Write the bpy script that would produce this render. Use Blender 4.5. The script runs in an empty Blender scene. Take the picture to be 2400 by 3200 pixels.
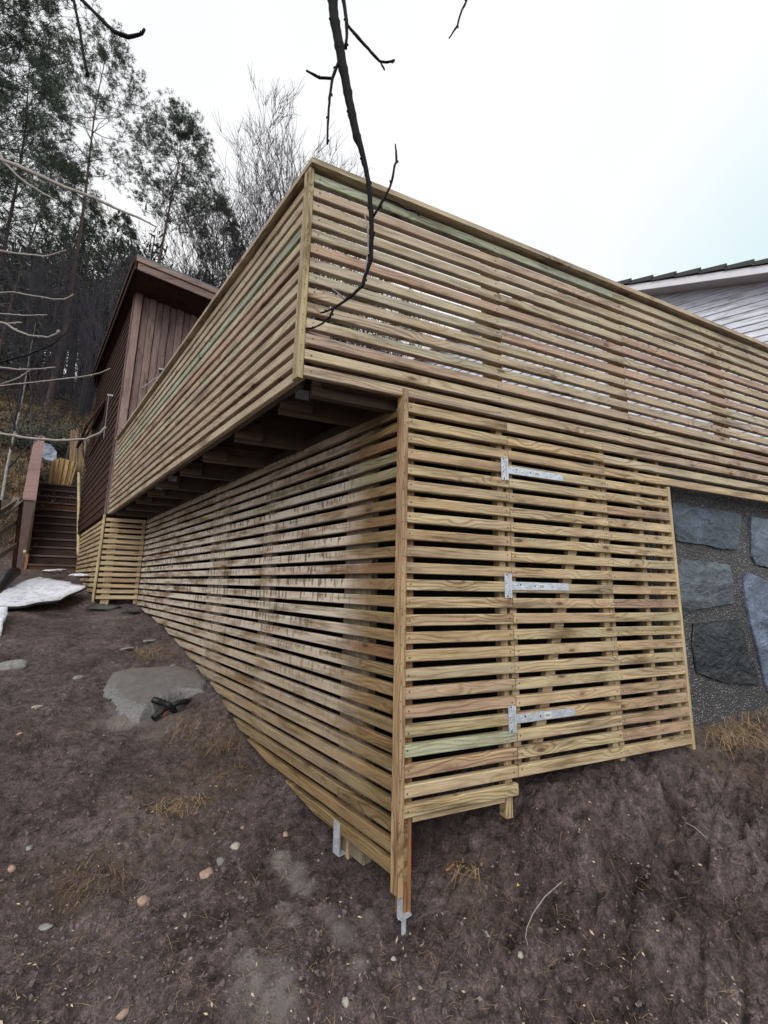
import bpy, math, random
import numpy as np
from mathutils import Vector, Matrix, noise as mnoise
R = math.radians
S = bpy.context.scene
COL = S.collection
random.seed(7)

# ------------------------------------------------------------------ camera
CAM = Vector((-0.81531, -1.68396, -0.88445))
FPX = 1317.7                     # focal length in pixels of the 2400x3200 photograph
cd = bpy.data.cameras.new('camera'); cam = bpy.data.objects.new('camera', cd); COL.objects.link(cam)
cd.sensor_fit = 'VERTICAL'; cd.sensor_height = 36.0; cd.sensor_width = 27.0
cd.lens = FPX / 3200 * 36.0; cd.clip_start = 0.02; cd.clip_end = 1500
CE = (1.74559708, -0.02015743, -0.39927883)
cam.location = CAM; cam.rotation_euler = CE
S.camera = cam
MC = Matrix.Rotation(CE[2], 3, 'Z') @ Matrix.Rotation(CE[1], 3, 'Y') @ Matrix.Rotation(CE[0], 3, 'X')

# ------------------------------------------------------------------ sky, sun, exposure
SUN_EL, SUN_AZ = R(40), R(205)    # azimuth clockwise from +Y
w = bpy.data.worlds.new('World'); S.world = w; w.use_nodes = True
nt = w.node_tree; N = nt.nodes; LK = nt.links; N.clear()
sky = N.new('ShaderNodeTexSky'); sky.sky_type = 'NISHITA'; sky.sun_disc = False
sky.sun_elevation = SUN_EL; sky.sun_rotation = SUN_AZ; sky.air_density = 1.0; sky.dust_density = 3.0
hs = N.new('ShaderNodeHueSaturation'); hs.inputs['Saturation'].default_value = 0.35; hs.inputs['Value'].default_value = 1.0
mx = N.new('ShaderNodeMixRGB'); mx.inputs[0].default_value = 0.80
tc = N.new('ShaderNodeTexCoord'); nz = N.new('ShaderNodeTexNoise'); nz.inputs['Scale'].default_value = 1.3; nz.inputs['Detail'].default_value = 3
LK.new(tc.outputs['Generated'], nz.inputs['Vector'])
cr = N.new('ShaderNodeValToRGB')
cr.color_ramp.elements[0].position = 0.35; cr.color_ramp.elements[0].color = (10.3, 10.5, 10.7, 1)
cr.color_ramp.elements[1].position = 0.62; cr.color_ramp.elements[1].color = (11.8, 11.7, 11.8, 1)
LK.new(nz.outputs['Fac'], cr.inputs[0])
sx0 = N.new('ShaderNodeSeparateXYZ'); LK.new(tc.outputs['Generated'], sx0.inputs[0])
cr2 = N.new('ShaderNodeValToRGB'); cr2.color_ramp.elements[0].position = 0.62; cr2.color_ramp.elements[0].color = (1, 1, 1, 1)
cr2.color_ramp.elements[1].position = 0.90; cr2.color_ramp.elements[1].color = (0.62, 0.88, 0.91, 1)
LK.new(sx0.outputs[0], cr2.inputs[0])
ml = N.new('ShaderNodeMixRGB'); ml.blend_type = 'MULTIPLY'; ml.inputs[0].default_value = 1.0
LK.new(cr.outputs[0], ml.inputs[1]); LK.new(cr2.outputs[0], ml.inputs[2])
LK.new(sky.outputs[0], hs.inputs['Color']); LK.new(hs.outputs[0], mx.inputs[1]); LK.new(ml.outputs[0], mx.inputs[2])
bg = N.new('ShaderNodeBackground'); bg.inputs['Strength'].default_value = 0.10
wo = N.new('ShaderNodeOutputWorld'); LK.new(mx.outputs[0], bg.inputs[0]); LK.new(bg.outputs[0], wo.inputs[0])
sl = bpy.data.lights.new('sun', 'SUN'); sl.energy = 1.5; sl.angle = R(35); sl.color = (1.0, 0.97, 0.92)
so = bpy.data.objects.new('sun', sl); COL.objects.link(so)
sdir = Vector((math.sin(SUN_AZ) * math.cos(SUN_EL), math.cos(SUN_AZ) * math.cos(SUN_EL), math.sin(SUN_EL)))
so.rotation_euler = sdir.to_track_quat('Z', 'Y').to_euler()
vs = S.view_settings; vs.view_transform = 'Standard'; vs.look = 'None'; vs.gamma = 1.0; vs.exposure = 0.15
vs.use_curve_mapping = False

# ------------------------------------------------------------------ survey helpers
SH = -0.321587                     # the long walls run along (SH, 1): the plan is not square
D = 0.50                           # overhang of the deck
P = 0.075                          # slat pitch
YF = 5.077                         # front of the far brown house
def ray(x, y): return MC @ Vector(((x - 1200) / FPX, -(y - 1600) / FPX, -1.0))
def at(x, y, t): return CAM + ray(x, y) * t
def onY(x, y, Y=0.0):
    d = ray(x, y); return CAM + d * ((Y - CAM.y) / d.y)
def onZ(x, y, Z):
    d = ray(x, y); return CAM + d * ((Z - CAM.z) / d.z)
def azim(px, py, dist):            # point at a horizontal distance from the camera
    d = ray(px, py); return CAM + d * (dist / math.hypot(d.x, d.y))
WL = Vector((SH, 1, 0)).normalized()
WN = Vector((-WL.y, WL.x, 0))      # outward (towards left)

# ------------------------------------------------------------------ object helpers
WM = {}
def tag(o, label=None, cat=None, group=None, kind=None):
    if label: o['label'] = label
    if cat: o['category'] = cat
    if group: o['group'] = group
    if kind: o['kind'] = kind
    return o
def thing(name, label, cat, loc=(0, 0, 0), group=None):
    o = bpy.data.objects.new(name, None); o.empty_display_size = 0.1
    COL.objects.link(o); o.location = loc; WM[o.name] = Matrix.Translation(Vector(loc))
    return tag(o, label, cat, group)
def link(name, me, parent=None, M=None):
    o = bpy.data.objects.new(name, me); COL.objects.link(o)
    M = M if M is not None else Matrix.Identity(4)
    WM[o.name] = M
    if parent is not None:
        o.parent = parent; o.matrix_local = WM[parent.name].inverted() @ M
    else: o.matrix_local = M
    return o
class MB:
    def __init__(s): s.v = []; s.f = []; s.m = []; s.mi = 0
    def add(s, vs, fs):
        n = len(s.v); s.v += [tuple(v) for v in vs]; s.f += [tuple(i + n for i in f) for f in fs]; s.m += [s.mi] * len(fs)
    def box(s, a, b):
        x0, y0, z0 = a; x1, y1, z1 = b
        s.add([(x0,y0,z0),(x1,y0,z0),(x1,y1,z0),(x0,y1,z0),(x0,y0,z1),(x1,y0,z1),(x1,y1,z1),(x0,y1,z1)],
              [(0,3,2,1),(4,5,6,7),(0,1,5,4),(1,2,6,5),(2,3,7,6),(3,0,4,7)])
    def tube(s, pts, rad, n=6, cap=True):
        pts = [Vector(p) for p in pts]; k = len(pts)
        if k < 2: return
        base = len(s.v); up = None
        for i, p in enumerate(pts):
            t = (pts[min(i+1,k-1)] - pts[max(i-1,0)])
            if t.length < 1e-9: t = Vector((0,0,1))
            t.normalize()
            if up is None:
                up = Vector((0,0,1)) if abs(t.z) < .9 else Vector((1,0,0))
            a = t.cross(up)
            if a.length < 1e-6: a = t.orthogonal()
            a.normalize(); b = a.cross(t); up = b
            r = rad[i] if hasattr(rad, '__len__') else rad
            for j in range(n):
                g = 2*math.pi*j/n
                s.v.append(tuple(p + a*(math.cos(g)*r) + b*(math.sin(g)*r)))
        for i in range(k-1):
            for j in range(n):
                q = base+i*n
                s.f.append((q+j, q+(j+1)%n, q+n+(j+1)%n, q+n+j)); s.m.append(s.mi)
        if cap:
            s.f.append(tuple(base+j for j in reversed(range(n)))); s.m.append(s.mi)
            s.f.append(tuple(base+(k-1)*n+j for j in range(n))); s.m.append(s.mi)
    def mesh(s, name, mats, smooth=False):
        me = bpy.data.meshes.new(name); me.from_pydata(s.v, [], s.f)
        for m in (mats if isinstance(mats, (list, tuple)) else [mats]): me.materials.append(m)
        if isinstance(mats, (list, tuple)) and len(mats) > 1: me.polygons.foreach_set('material_index', s.m)
        if smooth: me.polygons.foreach_set('use_smooth', [True]*len(me.polygons))
        me.update(); return me
    def build(s, name, mats, parent=None, M=None, smooth=False): return link(name, s.mesh(name, mats, smooth), parent, M)

def frame(p, dx, dy, dz=None):     # matrix with local X along dx, local Y along dy
    dx = Vector(dx).normalized(); dy = Vector(dy); dy = (dy - dx*dy.dot(dx)).normalized(); dz = dx.cross(dy)
    M = Matrix((dx, dy, dz)).transposed().to_4x4(); M.translation = Vector(p); return M

def board_mesh(name, L, T, H, mat, ch=0.003, c0=0.0, c1=0.0, seg=1):
    """board: x 0..L, y 0..T (0 = face), z 0..H; chamfered arrises; c0/c1 skew the ends (x offset at the bottom)"""
    sec = [(ch,0),(0,ch),(0,H-ch),(ch,H),(T-ch,H),(T,H-ch),(T,ch),(T-ch,0)]
    v = []; f = []
    for k in range(seg+1):
        x = L*k/seg
        for (y,z) in sec:
            q = 1 - z/H
            xx = x + (c0*q if k == 0 else 0) + (c1*q if k == seg else 0)
            v.append((xx,y,z))
    for k in range(seg):
        a = 8*k
        for j in range(8): f.append((a+j, a+8+j, a+8+(j+1)%8, a+(j+1)%8))
    f.append(tuple(range(8))); f.append(tuple(reversed(range(8*seg, 8*seg+8))))
    me = bpy.data.meshes.new(name); me.from_pydata(v, [], f); me.materials.append(mat); me.update(); return me
def board(name, p0, p1, face, T, H, mat, parent, z=None, ch=0.003, c0=0, c1=0, tint=None, label=None, up=None):
    """board from p0 to p1 (its bottom front edge); face = outward normal of its front"""
    p0 = Vector(p0); p1 = Vector(p1); d = p1 - p0
    inward = -Vector(face)
    # keep z upward: local z = x cross y ; flip ends when needed
    if d.normalized().cross(inward).dot(Vector(up or (0,0,1))) < 0:
        p0, p1 = p1, p0; d = -d; c0, c1 = -c1, -c0
    M = frame(p0, d, inward)
    o = link(name, board_mesh(name, d.length, T, H, mat, ch, c0, c1), parent, M)
    o['tint'] = float(random.random() if tint is None else tint); o['seed'] = float(random.uniform(0, 100))
    if label: o['label'] = label
    return o

# ------------------------------------------------------------------ materials
def newmat(name):
    m = bpy.data.materials.new(name); m.use_nodes = True; n = m.node_tree.nodes; n.clear()
    out = n.new('ShaderNodeOutputMaterial'); b = n.new('ShaderNodeBsdfPrincipled'); m.node_tree.links.new(b.outputs[0], out.inputs[0])
    return m, n, m.node_tree.links, b
def attr(n, name, typ='OBJECT'):
    a = n.new('ShaderNodeAttribute'); a.attribute_type = typ; a.attribute_name = name; return a
def math_(n, l, op, a, b=None, c=None, clamp=False):
    m = n.new('ShaderNodeMath'); m.operation = op; m.use_clamp = clamp
    for i, v in enumerate((a, b, c)):
        if v is None: continue
        if isinstance(v, (int, float)): m.inputs[i].default_value = v
        else: l.new(v, m.inputs[i])
    return m.outputs[0]
def ramp(n, l, fac, stops, interp='LINEAR'):
    r = n.new('ShaderNodeValToRGB'); r.color_ramp.interpolation = interp
    e = r.color_ramp.elements
    while len(e) < len(stops): e.new(0.5)
    for i, (p, c) in enumerate(stops):
        e[i].position = p; e[i].color = (c[0], c[1], c[2], 1) if hasattr(c, '__len__') else (c, c, c, 1)
    l.new(fac, r.inputs[0]); return r.outputs[0]
def noise(n, l, vec, scale, detail=3, rough=.55, dist=0):
    t = n.new('ShaderNodeTexNoise'); t.inputs['Scale'].default_value = scale; t.inputs['Detail'].default_value = detail
    t.inputs['Roughness'].default_value = rough; t.inputs['Distortion'].default_value = dist
    if vec is not None: l.new(vec, t.inputs['Vector'])
    return t.outputs['Fac']
def mapv(n, l, vec, sc, loc=(0,0,0)):
    m = n.new('ShaderNodeMapping'); m.inputs['Scale'].default_value = sc; m.inputs['Location'].default_value = loc
    l.new(vec, m.inputs['Vector']); return m.outputs[0]
def mix(n, l, fac, a, b, typ='MIX'):
    m = n.new('ShaderNodeMixRGB'); m.blend_type = typ
    for i, v in enumerate((fac, a, b)):
        if isinstance(v, (int, float)): m.inputs[i].default_value = v
        elif isinstance(v, tuple): m.inputs[i].default_value = (*v, 1)
        else: l.new(v, m.inputs[i])
    return m.outputs[0]
def bump(n, l, b, h, strength, dist=0.01):
    u = n.new('ShaderNodeBump'); u.inputs['Strength'].default_value = strength; u.inputs['Distance'].default_value = dist
    l.new(h, u.inputs['Height']); l.new(u.outputs[0], b.inputs['Normal'])

def wood(name, tints, stain=0.0, knots=1.0, rough=.62, grainc=.85, val=1.0, spec=.35, streak=True):
    m, n, l, b = newmat(name)
    tcn = n.new('ShaderNodeTexCoord'); ob = tcn.outputs['Object']
    seed = attr(n, 'seed').outputs['Fac']; tint = attr(n, 'tint').outputs['Fac']
    cmb = n.new('ShaderNodeCombineXYZ'); l.new(seed, cmb.inputs[0]); l.new(math_(n,l,'MULTIPLY',seed,.37), cmb.inputs[1]); l.new(math_(n,l,'MULTIPLY',seed,.71), cmb.inputs[2])
    add = n.new('ShaderNodeVectorMath'); add.operation = 'ADD'; l.new(ob, add.inputs[0]); l.new(cmb.outputs[0], add.inputs[1])
    pv = add.outputs[0]
    base = ramp(n, l, tint, tints)
    if streak:
        st_ = noise(n, l, mapv(n, l, pv, (.7, 26, 26)), 1.0, 3, .5)
        base = mix(n, l, 1.0, base, ramp(n, l, st_, [(.30, (.80,.82,.84)), (.42, (1.02,.94,.92)), (.50, (1.0,1.0,1.0)), (.58, (1.06,1.0,.86)), (.70, (.88,.94,.90))]), 'MULTIPLY')
    # knots: rare cells along the board
    vk = n.new('ShaderNodeTexVoronoi'); vk.inputs['Scale'].default_value = 1.0; vk.inputs['Randomness'].default_value = 1.0
    l.new(mapv(n, l, pv, (3.8, 10, 10)), vk.inputs['Vector'])
    kd = vk.outputs['Distance']
    kshape = math_(n, l, 'SUBTRACT', 1.0, math_(n, l, 'MULTIPLY', kd, 7.5), clamp=True)      # 1 at knot heart
    kwide = math_(n, l, 'SUBTRACT', 1.0, math_(n, l, 'MULTIPLY', kd, 2.3), clamp=True)
    # flowing grain
    wob = noise(n, l, mapv(n, l, pv, (1.6, 8, 8)), 1.0, 2)
    wob2 = noise(n, l, mapv(n, l, pv, (7, 40, 40)), 1.0, 2)
    sx = n.new('ShaderNodeSeparateXYZ'); l.new(pv, sx.inputs[0])
    ph = math_(n, l, 'MULTIPLY', math_(n, l, 'ADD', sx.outputs[2], math_(n, l, 'MULTIPLY', sx.outputs[1], .6)), 330.0)
    ph = math_(n, l, 'ADD', ph, math_(n, l, 'MULTIPLY', wob, 46.0))
    ph = math_(n, l, 'ADD', ph, math_(n, l, 'MULTIPLY', wob2, 3.0))
    ph = math_(n, l, 'ADD', ph, math_(n, l, 'MULTIPLY', kwide, 16.0 * knots))
    sn = math_(n, l, 'SINE', ph)
    rings = ramp(n, l, math_(n, l, 'MULTIPLY_ADD', sn, .5, .5), [(0.0, 0.0), (0.55, 0.08), (1.0, 1.0)])
    fine = noise(n, l, mapv(n, l, pv, (9, 380, 380)), 1.0, 2, .7)
    blot = noise(n, l, mapv(n, l, pv, (3, 14, 14)), 1.0, 4, .6)
    ringamt = math_(n, l, 'MULTIPLY', rings, math_(n, l, 'MULTIPLY', ramp(n, l, noise(n, l, mapv(n, l, pv, (1.1, 3, 3)), 1.0, 1), [(.38, .25), (.66, 1.0)]), grainc))
    c = mix(n, l, ringamt, base, mix(n, l, 1.0, base, (0.46, 0.36, 0.28), 'MULTIPLY'))
    c = mix(n, l, 1.0, c, ramp(n, l, fine, [(.3, .80), (.7, 1.10)]), 'MULTIPLY')
    c = mix(n, l, 1.0, c, ramp(n, l, blot, [(.28, (.46,.40,.36)), (.42, (.86,.84,.81)), (.55,(1.02,1.02,1.0)), (.72, (1.20,1.20,1.16))]), 'MULTIPLY')
    # damp, dirtier ends and undersides of rain splash
    if knots:
        c = mix(n, l, ramp(n, l, kwide, [(.35, 0.0), (.75, .45)]), c, mix(n, l, 1.0, base, (.62,.46,.34), 'MULTIPLY'))
        c = mix(n, l, ramp(n, l, kshape, [(.05, 0.0), (.45, .75), (1., .95)]), c, (0.055, 0.034, 0.022))
    if stain:
        # tannin drips: thin vertical runs below a wavering line, plus washed out patches
        zone = ramp(n, l, noise(n, l, mapv(n, l, pv, (1.3, 3, 3), (5,1,2)), 1.0, 2), [(.36, 0.0), (.46, 1.0)])
        runs = noise(n, l, mapv(n, l, pv, (42, 30, 3)), 1.0, 2, .5)
        runm = ramp(n, l, runs, [(.49, 0.0), (.60, 1.0)])
        so_ = n.new('ShaderNodeSeparateXYZ'); l.new(ob, so_.inputs[0])
        hgt = math_(n, l, 'MULTIPLY', so_.outputs[2], 1/.05)
        ln_ = noise(n, l, mapv(n, l, pv, (40, 2, 0)), 1.0, 1)
        runm = math_(n, l, 'MULTIPLY', runm, ramp(n, l, math_(n, l, 'SUBTRACT', hgt, math_(n, l, 'MULTIPLY_ADD', ln_, 2.6, -1.0)), [(.0, 0.0), (.12, 1.0)]))
        wash = ramp(n, l, noise(n, l, mapv(n, l, pv, (2.4, 10, 16), (1,7,3)), 1.0, 3), [(.32, 0.0), (.52, 1.0)])
        gp = n.new('ShaderNodeNewGeometry').outputs['Position']; sg = n.new('ShaderNodeSeparateXYZ'); l.new(gp, sg.inputs[0])
        g = attr(n, 'wash').outputs['Fac']
        g = math_(n, l, 'MULTIPLY', g, ramp(n, l, math_(n, l, 'ADD', sg.outputs[1], math_(n,l,'MULTIPLY',wob,.25)), [(.40, 0.0), (.62, 1.0)]))
        c = mix(n, l, math_(n, l, 'MULTIPLY', math_(n,l,'MULTIPLY',wash,.92), g), c, (0.66, 0.58, 0.49))
        c = mix(n, l, math_(n, l, 'MULTIPLY', math_(n, l, 'MULTIPLY', zone, runm), math_(n,l,'MULTIPLY',g,.9)), c, (0.10, 0.062, 0.034))
    sta = noise(n, l, mapv(n, l, pv, (2.2, 9, 34), (3,3,9)), 1.0, 5, .65)
    c = mix(n, l, ramp(n, l, sta, [(.53, 0.0), (.63, .7)]), c, mix(n, l, 1.0, c, (.48,.44,.36), 'MULTIPLY'))
    gri = noise(n, l, mapv(n, l, pv, (30, 90, 90)), 1.0, 3, .7)
    c = mix(n, l, ramp(n, l, gri, [(.62, 0.0), (.70, .5)]), c, mix(n, l, 1.0, c, (.45,.40,.36), 'MULTIPLY'))
    if val != 1.0: c = mix(n, l, 1.0, c, (val, val, val), 'MULTIPLY')
    l.new(c, b.inputs['Base Color'])
    rr = ramp(n, l, blot, [(.3, rough-.14), (.7, rough+.12)]); l.new(rr, b.inputs['Roughness'])
    b.inputs['Specular IOR Level'].default_value = spec
    h = math_(n, l, 'ADD', math_(n, l, 'MULTIPLY', fine, .6), math_(n, l, 'MULTIPLY', sn, .25))
    bump(n, l, b, h, .35, .0012)
    return m
TAN = [(0.0, (.40,.36,.25)), (.16, (.47,.395,.265)), (.42, (.49,.39,.255)), (.62, (.43,.325,.21)), (.80, (.41,.295,.21)), (.90, (.41,.37,.265)), (1.0, (.39,.44,.33))]
M_SLAT = wood('treated_pine', TAN)
M_SLATW = wood('treated_pine_wet', [(0,(.25,.19,.105)),(.35,(.27,.19,.10)),(.6,(.25,.16,.08)),(.8,(.23,.13,.07)),(1,(.28,.27,.17))], stain=1.0)
M_UP = wood('treated_pine_upper', [(0.0, (.41,.385,.30)), (.3, (.46,.395,.30)), (.55, (.44,.36,.275)), (.75, (.43,.34,.28)), (.88, (.42,.295,.24)), (1.0, (.34,.43,.35))])
M_POST = wood('pine_framing', [(0,(.42,.34,.22)),(1,(.50,.39,.25))], knots=.6)
M_DARKW = wood('shaded_framing', [(0,(.060,.045,.033)),(1,(.100,.064,.045))], knots=.5)  # shade beneath the deck is put into this framing colour
M_TRIM = wood('corner_trim', [(0,(.42,.27,.16)),(.5,(.42,.33,.20)),(1,(.37,.35,.23))])
M_WPOST = wood('grey_wall_post', [(0,(.20,.175,.14)),(1,(.25,.215,.17))], knots=.3)
M_DECKB = wood('shade_dark_deck_board', [(0,(.045,.035,.027)),(1,(.065,.048,.036))], knots=0)  # near-black colour stands in for the shade on the floor's underside
M_PALE = wood('pale_trim', [(0,(.54,.46,.29)),(1,(.48,.40,.25))], knots=.6)
M_ENDPOST = wood('wet_post', [(0,(.25,.13,.06)),(1,(.25,.13,.06))], knots=0, grainc=1.0)
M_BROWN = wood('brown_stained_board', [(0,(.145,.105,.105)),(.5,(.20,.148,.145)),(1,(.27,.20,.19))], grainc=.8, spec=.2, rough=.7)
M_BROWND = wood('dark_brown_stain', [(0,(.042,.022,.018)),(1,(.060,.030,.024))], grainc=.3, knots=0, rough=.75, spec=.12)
M_STEPS = wood('dark_lapped_board', [(0,(.034,.022,.023)),(.6,(.050,.030,.028)),(1,(.085,.042,.032))], grainc=.3, rough=.7, spec=.12)
M_WHITE = wood('pale_painted_board', [(0,(.60,.64,.75)),(1,(.68,.72,.83))], grainc=.06, knots=0, rough=.5, streak=False)
M_STEPS2 = wood('tread_nosing', [(0,(.085,.060,.060)),(1,(.125,.088,.085))], grainc=.3, rough=.6, spec=.2)  # treads a paler brown than the risers
M_STAKE = wood('split_stake', [(0,(.46,.33,.17)),(.6,(.55,.40,.22)),(1,(.36,.22,.11))], knots=.3)
M_STAKE2 = wood('old_stake', [(0,(.20,.14,.085)),(1,(.30,.20,.12))], knots=.3)
M_GREYW = wood('grey_weathered_rail', [(0,(.10,.085,.075)),(1,(.15,.12,.10))], knots=0)

def simple(name, col, rough=.7, metal=0, nscale=20, namt=.25, bmp=.3, bdist=.01, spec=.4, coord='Object'):
    m, n, l, b = newmat(name); t = n.new('ShaderNodeTexCoord').outputs[coord]
    f = noise(n, l, t, nscale, 5, .6)
    c = mix(n, l, 1.0, tuple(col), ramp(n, l, f, [(.25, 1-namt), (.75, 1+namt)]), 'MULTIPLY')
    l.new(c, b.inputs['Base Color']); b.inputs['Roughness'].default_value = rough; b.inputs['Metallic'].default_value = metal
    b.inputs['Specular IOR Level'].default_value = spec
    if bmp: bump(n, l, b, f, bmp, bdist)
    return m
M_SCREW = simple('screw_head', (.10,.08,.06), .5, .3, bmp=0)
M_ZINC = simple('galvanised_steel', (.50,.53,.58), .45, .40, 35, .30, .05, .001)
M_DZINC = simple('dull_zinc', (.22,.22,.24), .5, .3, 35, .3, 0)
M_ZHOLE = simple('screw_hole', (.03,.03,.035), .6, 0, bmp=0)
M_STICK = simple('paper_sticker', (.62,.62,.62), .6, 0, 180, .25, 0)
M_BLACKP = simple('black_corrugated_plastic', (.012,.012,.014), .35, 0, 30, .3, .1)
M_ROOFT = simple('slate_roof_tile', (.034,.038,.040), .7, 0, 60, .35, .4, .004)
M_FELT = simple('roofing_felt', (.11,.12,.125), .85, 0, 160, .25, .4, .002)
M_WPAINT = simple('white_barge_paint', (.66,.65,.70), .5, 0, 8, .06, 0)
M_SOFFIT = simple('beige_soffit', (.40,.36,.34), .6, 0, 8, .08, 0)
m, n, l, b = newmat('old_snow'); t = n.new('ShaderNodeTexCoord').outputs['Object']
f = noise(n, l, t, 9, 7, .7, .5); f2 = noise(n, l, t, 55, 4, .6)
c = mix(n, l, ramp(n, l, f, [(.50,0.),(.66,.75)]), (.74,.76,.84), (.30,.29,.30)); c = mix(n, l, ramp(n,l,f2,[(.60,0.),(.68,.6)]), c, (.20,.17,.15))
l.new(c, b.inputs['Base Color']); b.inputs['Roughness'].default_value = .7; bump(n, l, b, f, 1.0, .04)
M_SNOW = m
M_ROCKD = simple('dark_rock', (.045,.05,.045), .6, 0, 14, .5, .9, .02)
M_ROCKG = simple('grey_rock', (.22,.22,.21), .7, 0, 18, .5, .9, .015)
M_ROCKP = simple('pinkish_granite', (.33,.225,.175), .75, 0, 70, .35, .8, .006)
M_ROCKW = simple('pale_stone', (.33,.31,.27), .75, 0, 60, .3, .7, .006)
M_CONC = simple('fresh_concrete', (.145,.13,.125), .7, 0, 16, .22, .8, .008)
M_CONCR = simple('rough_concrete', (.19,.185,.185), .7, 0, 55, .35, 1.0, .02)
M_STRAW = simple('dry_straw', (.36,.25,.13), .8, 0, 30, .45, 0)
M_STRAWD = simple('dull_dead_grass', (.20,.135,.07), .85, 0, 30, .45, 0)
M_CHIP = simple('wood_chip', (.50,.40,.28), .8, 0, 20, .35, 0)
M_PEB = simple('pebble', (.20,.17,.16), .7, 0, 20, .5, 0)
M_BRICK = simple('pinkish_coping_brick', (.24,.145,.135), .8, 0, 40, .25, .5, .004)
M_BROWNW = simple('brown_painted_end_wall', (.070,.036,.032), .5, 0, 12, .3, .2)
M_TWIG = simple('dark_wet_twig', (.009,.008,.010), .7, 0, 60, .4, .6, .002, spec=.12)
M_TWIGP = simple('pale_grey_twig', (.27,.24,.22), .6, 0, 60, .3, .5, .002)
M_BARK = simple('grey_bark', (.050,.047,.042), .9, 0, 9, .45, .9, .02)
M_BARKP = simple('reddish_pine_bark', (.085,.052,.044), .9, 0, 9, .45, .9, .02)
M_BARKB = simple('birch_bark', (.26,.25,.235), .8, 0, 11, .6, .5, .01)
M_TWIGF = simple('far_twigs', (.032,.028,.036), .9, 0, 3, .35, 0)
M_LEAFY = simple('fallen_leaf', (.50,.45,.12), .7, 0, 20, .2, 0)
M_RUST = simple('orange_pipe_end', (.25,.07,.035), .5, 0, 20, .2, 0)
M_GLASSD = simple('dark_window_pane', (.012,.012,.014), .1, 0, 20, .2, 0, spec=.6)
def needle_mat(name, a, bcol):
    m, n, l, b = newmat(name); t = n.new('ShaderNodeTexCoord').outputs['Object']
    f = noise(n, l, t, 1.1, 3); f2 = noise(n, l, t, 17, 2)
    c = mix(n, l, ramp(n, l, f, [(.35,0.),(.65,1.)]), a, bcol); c = mix(n, l, 1.0, c, ramp(n, l, f2, [(.3,.6),(.7,1.35)]), 'MULTIPLY')
    l.new(c, b.inputs['Base Color']); b.inputs['Roughness'].default_value = .7
    return m
M_NEED = needle_mat('pine_needles', (.030,.050,.030), (.050,.070,.040))
M_NEEDF = needle_mat('pine_needles_pale', (.050,.058,.042), (.060,.070,.045))

# mortar with exposed pebbles / slate stones
m, n, l, b = newmat('pebbled_mortar'); t = n.new('ShaderNodeTexCoord').outputs['Object']
v = n.new('ShaderNodeTexVoronoi'); v.inputs['Scale'].default_value = 75; l.new(t, v.inputs['Vector'])
pick = ramp(n, l, v.outputs['Color'], [(.55,0.),(.8,1.)])
c = mix(n, l, math_(n,l,'MULTIPLY',pick, ramp(n,l,v.outputs['Distance'],[(.25,1.),(.5,0.)])), (.050,.047,.049), (.32,.31,.32))
c = mix(n, l, 1.0, c, ramp(n, l, noise(n, l, t, 3.5, 4), [(.3,.55),(.7,1.25)]), 'MULTIPLY')
l.new(c, b.inputs['Base Color']); b.inputs['Roughness'].default_value = .6; bump(n, l, b, ramp(n,l,v.outputs['Distance'],[(.0,1.),(.6,0.)]), .9, .012)
M_MORTAR = m
m, n, l, b = newmat('slate_stone'); t = n.new('ShaderNodeTexCoord').outputs['Object']
tint = attr(n, 'tint').outputs['Fac']
f = noise(n, l, mapv(n,l,t,(3,3,6)), 1.0, 8, .62, .8); f2 = noise(n, l, t, 30, 5, .6)
c = ramp(n, l, tint, [(0,(.016,.017,.019)),(.35,(.036,.045,.070)),(.7,(.058,.066,.078)),(1,(.095,.115,.175))])
c = mix(n, l, 1.0, c, ramp(n, l, f, [(.32,.35),(.48,.85),(.56,1.2),(.70,2.1)]), 'MULTIPLY'); c = mix(n, l, 1.0, c, ramp(n, l, f2, [(.3,.7),(.7,1.35)]), 'MULTIPLY')
l.new(c, b.inputs['Base Color']); b.inputs['Roughness'].default_value = .32
bump(n, l, b, math_(n,l,'ADD',f,math_(n,l,'MULTIPLY',f2,.35)), 1.0, .028)
M_STONE = m

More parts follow.
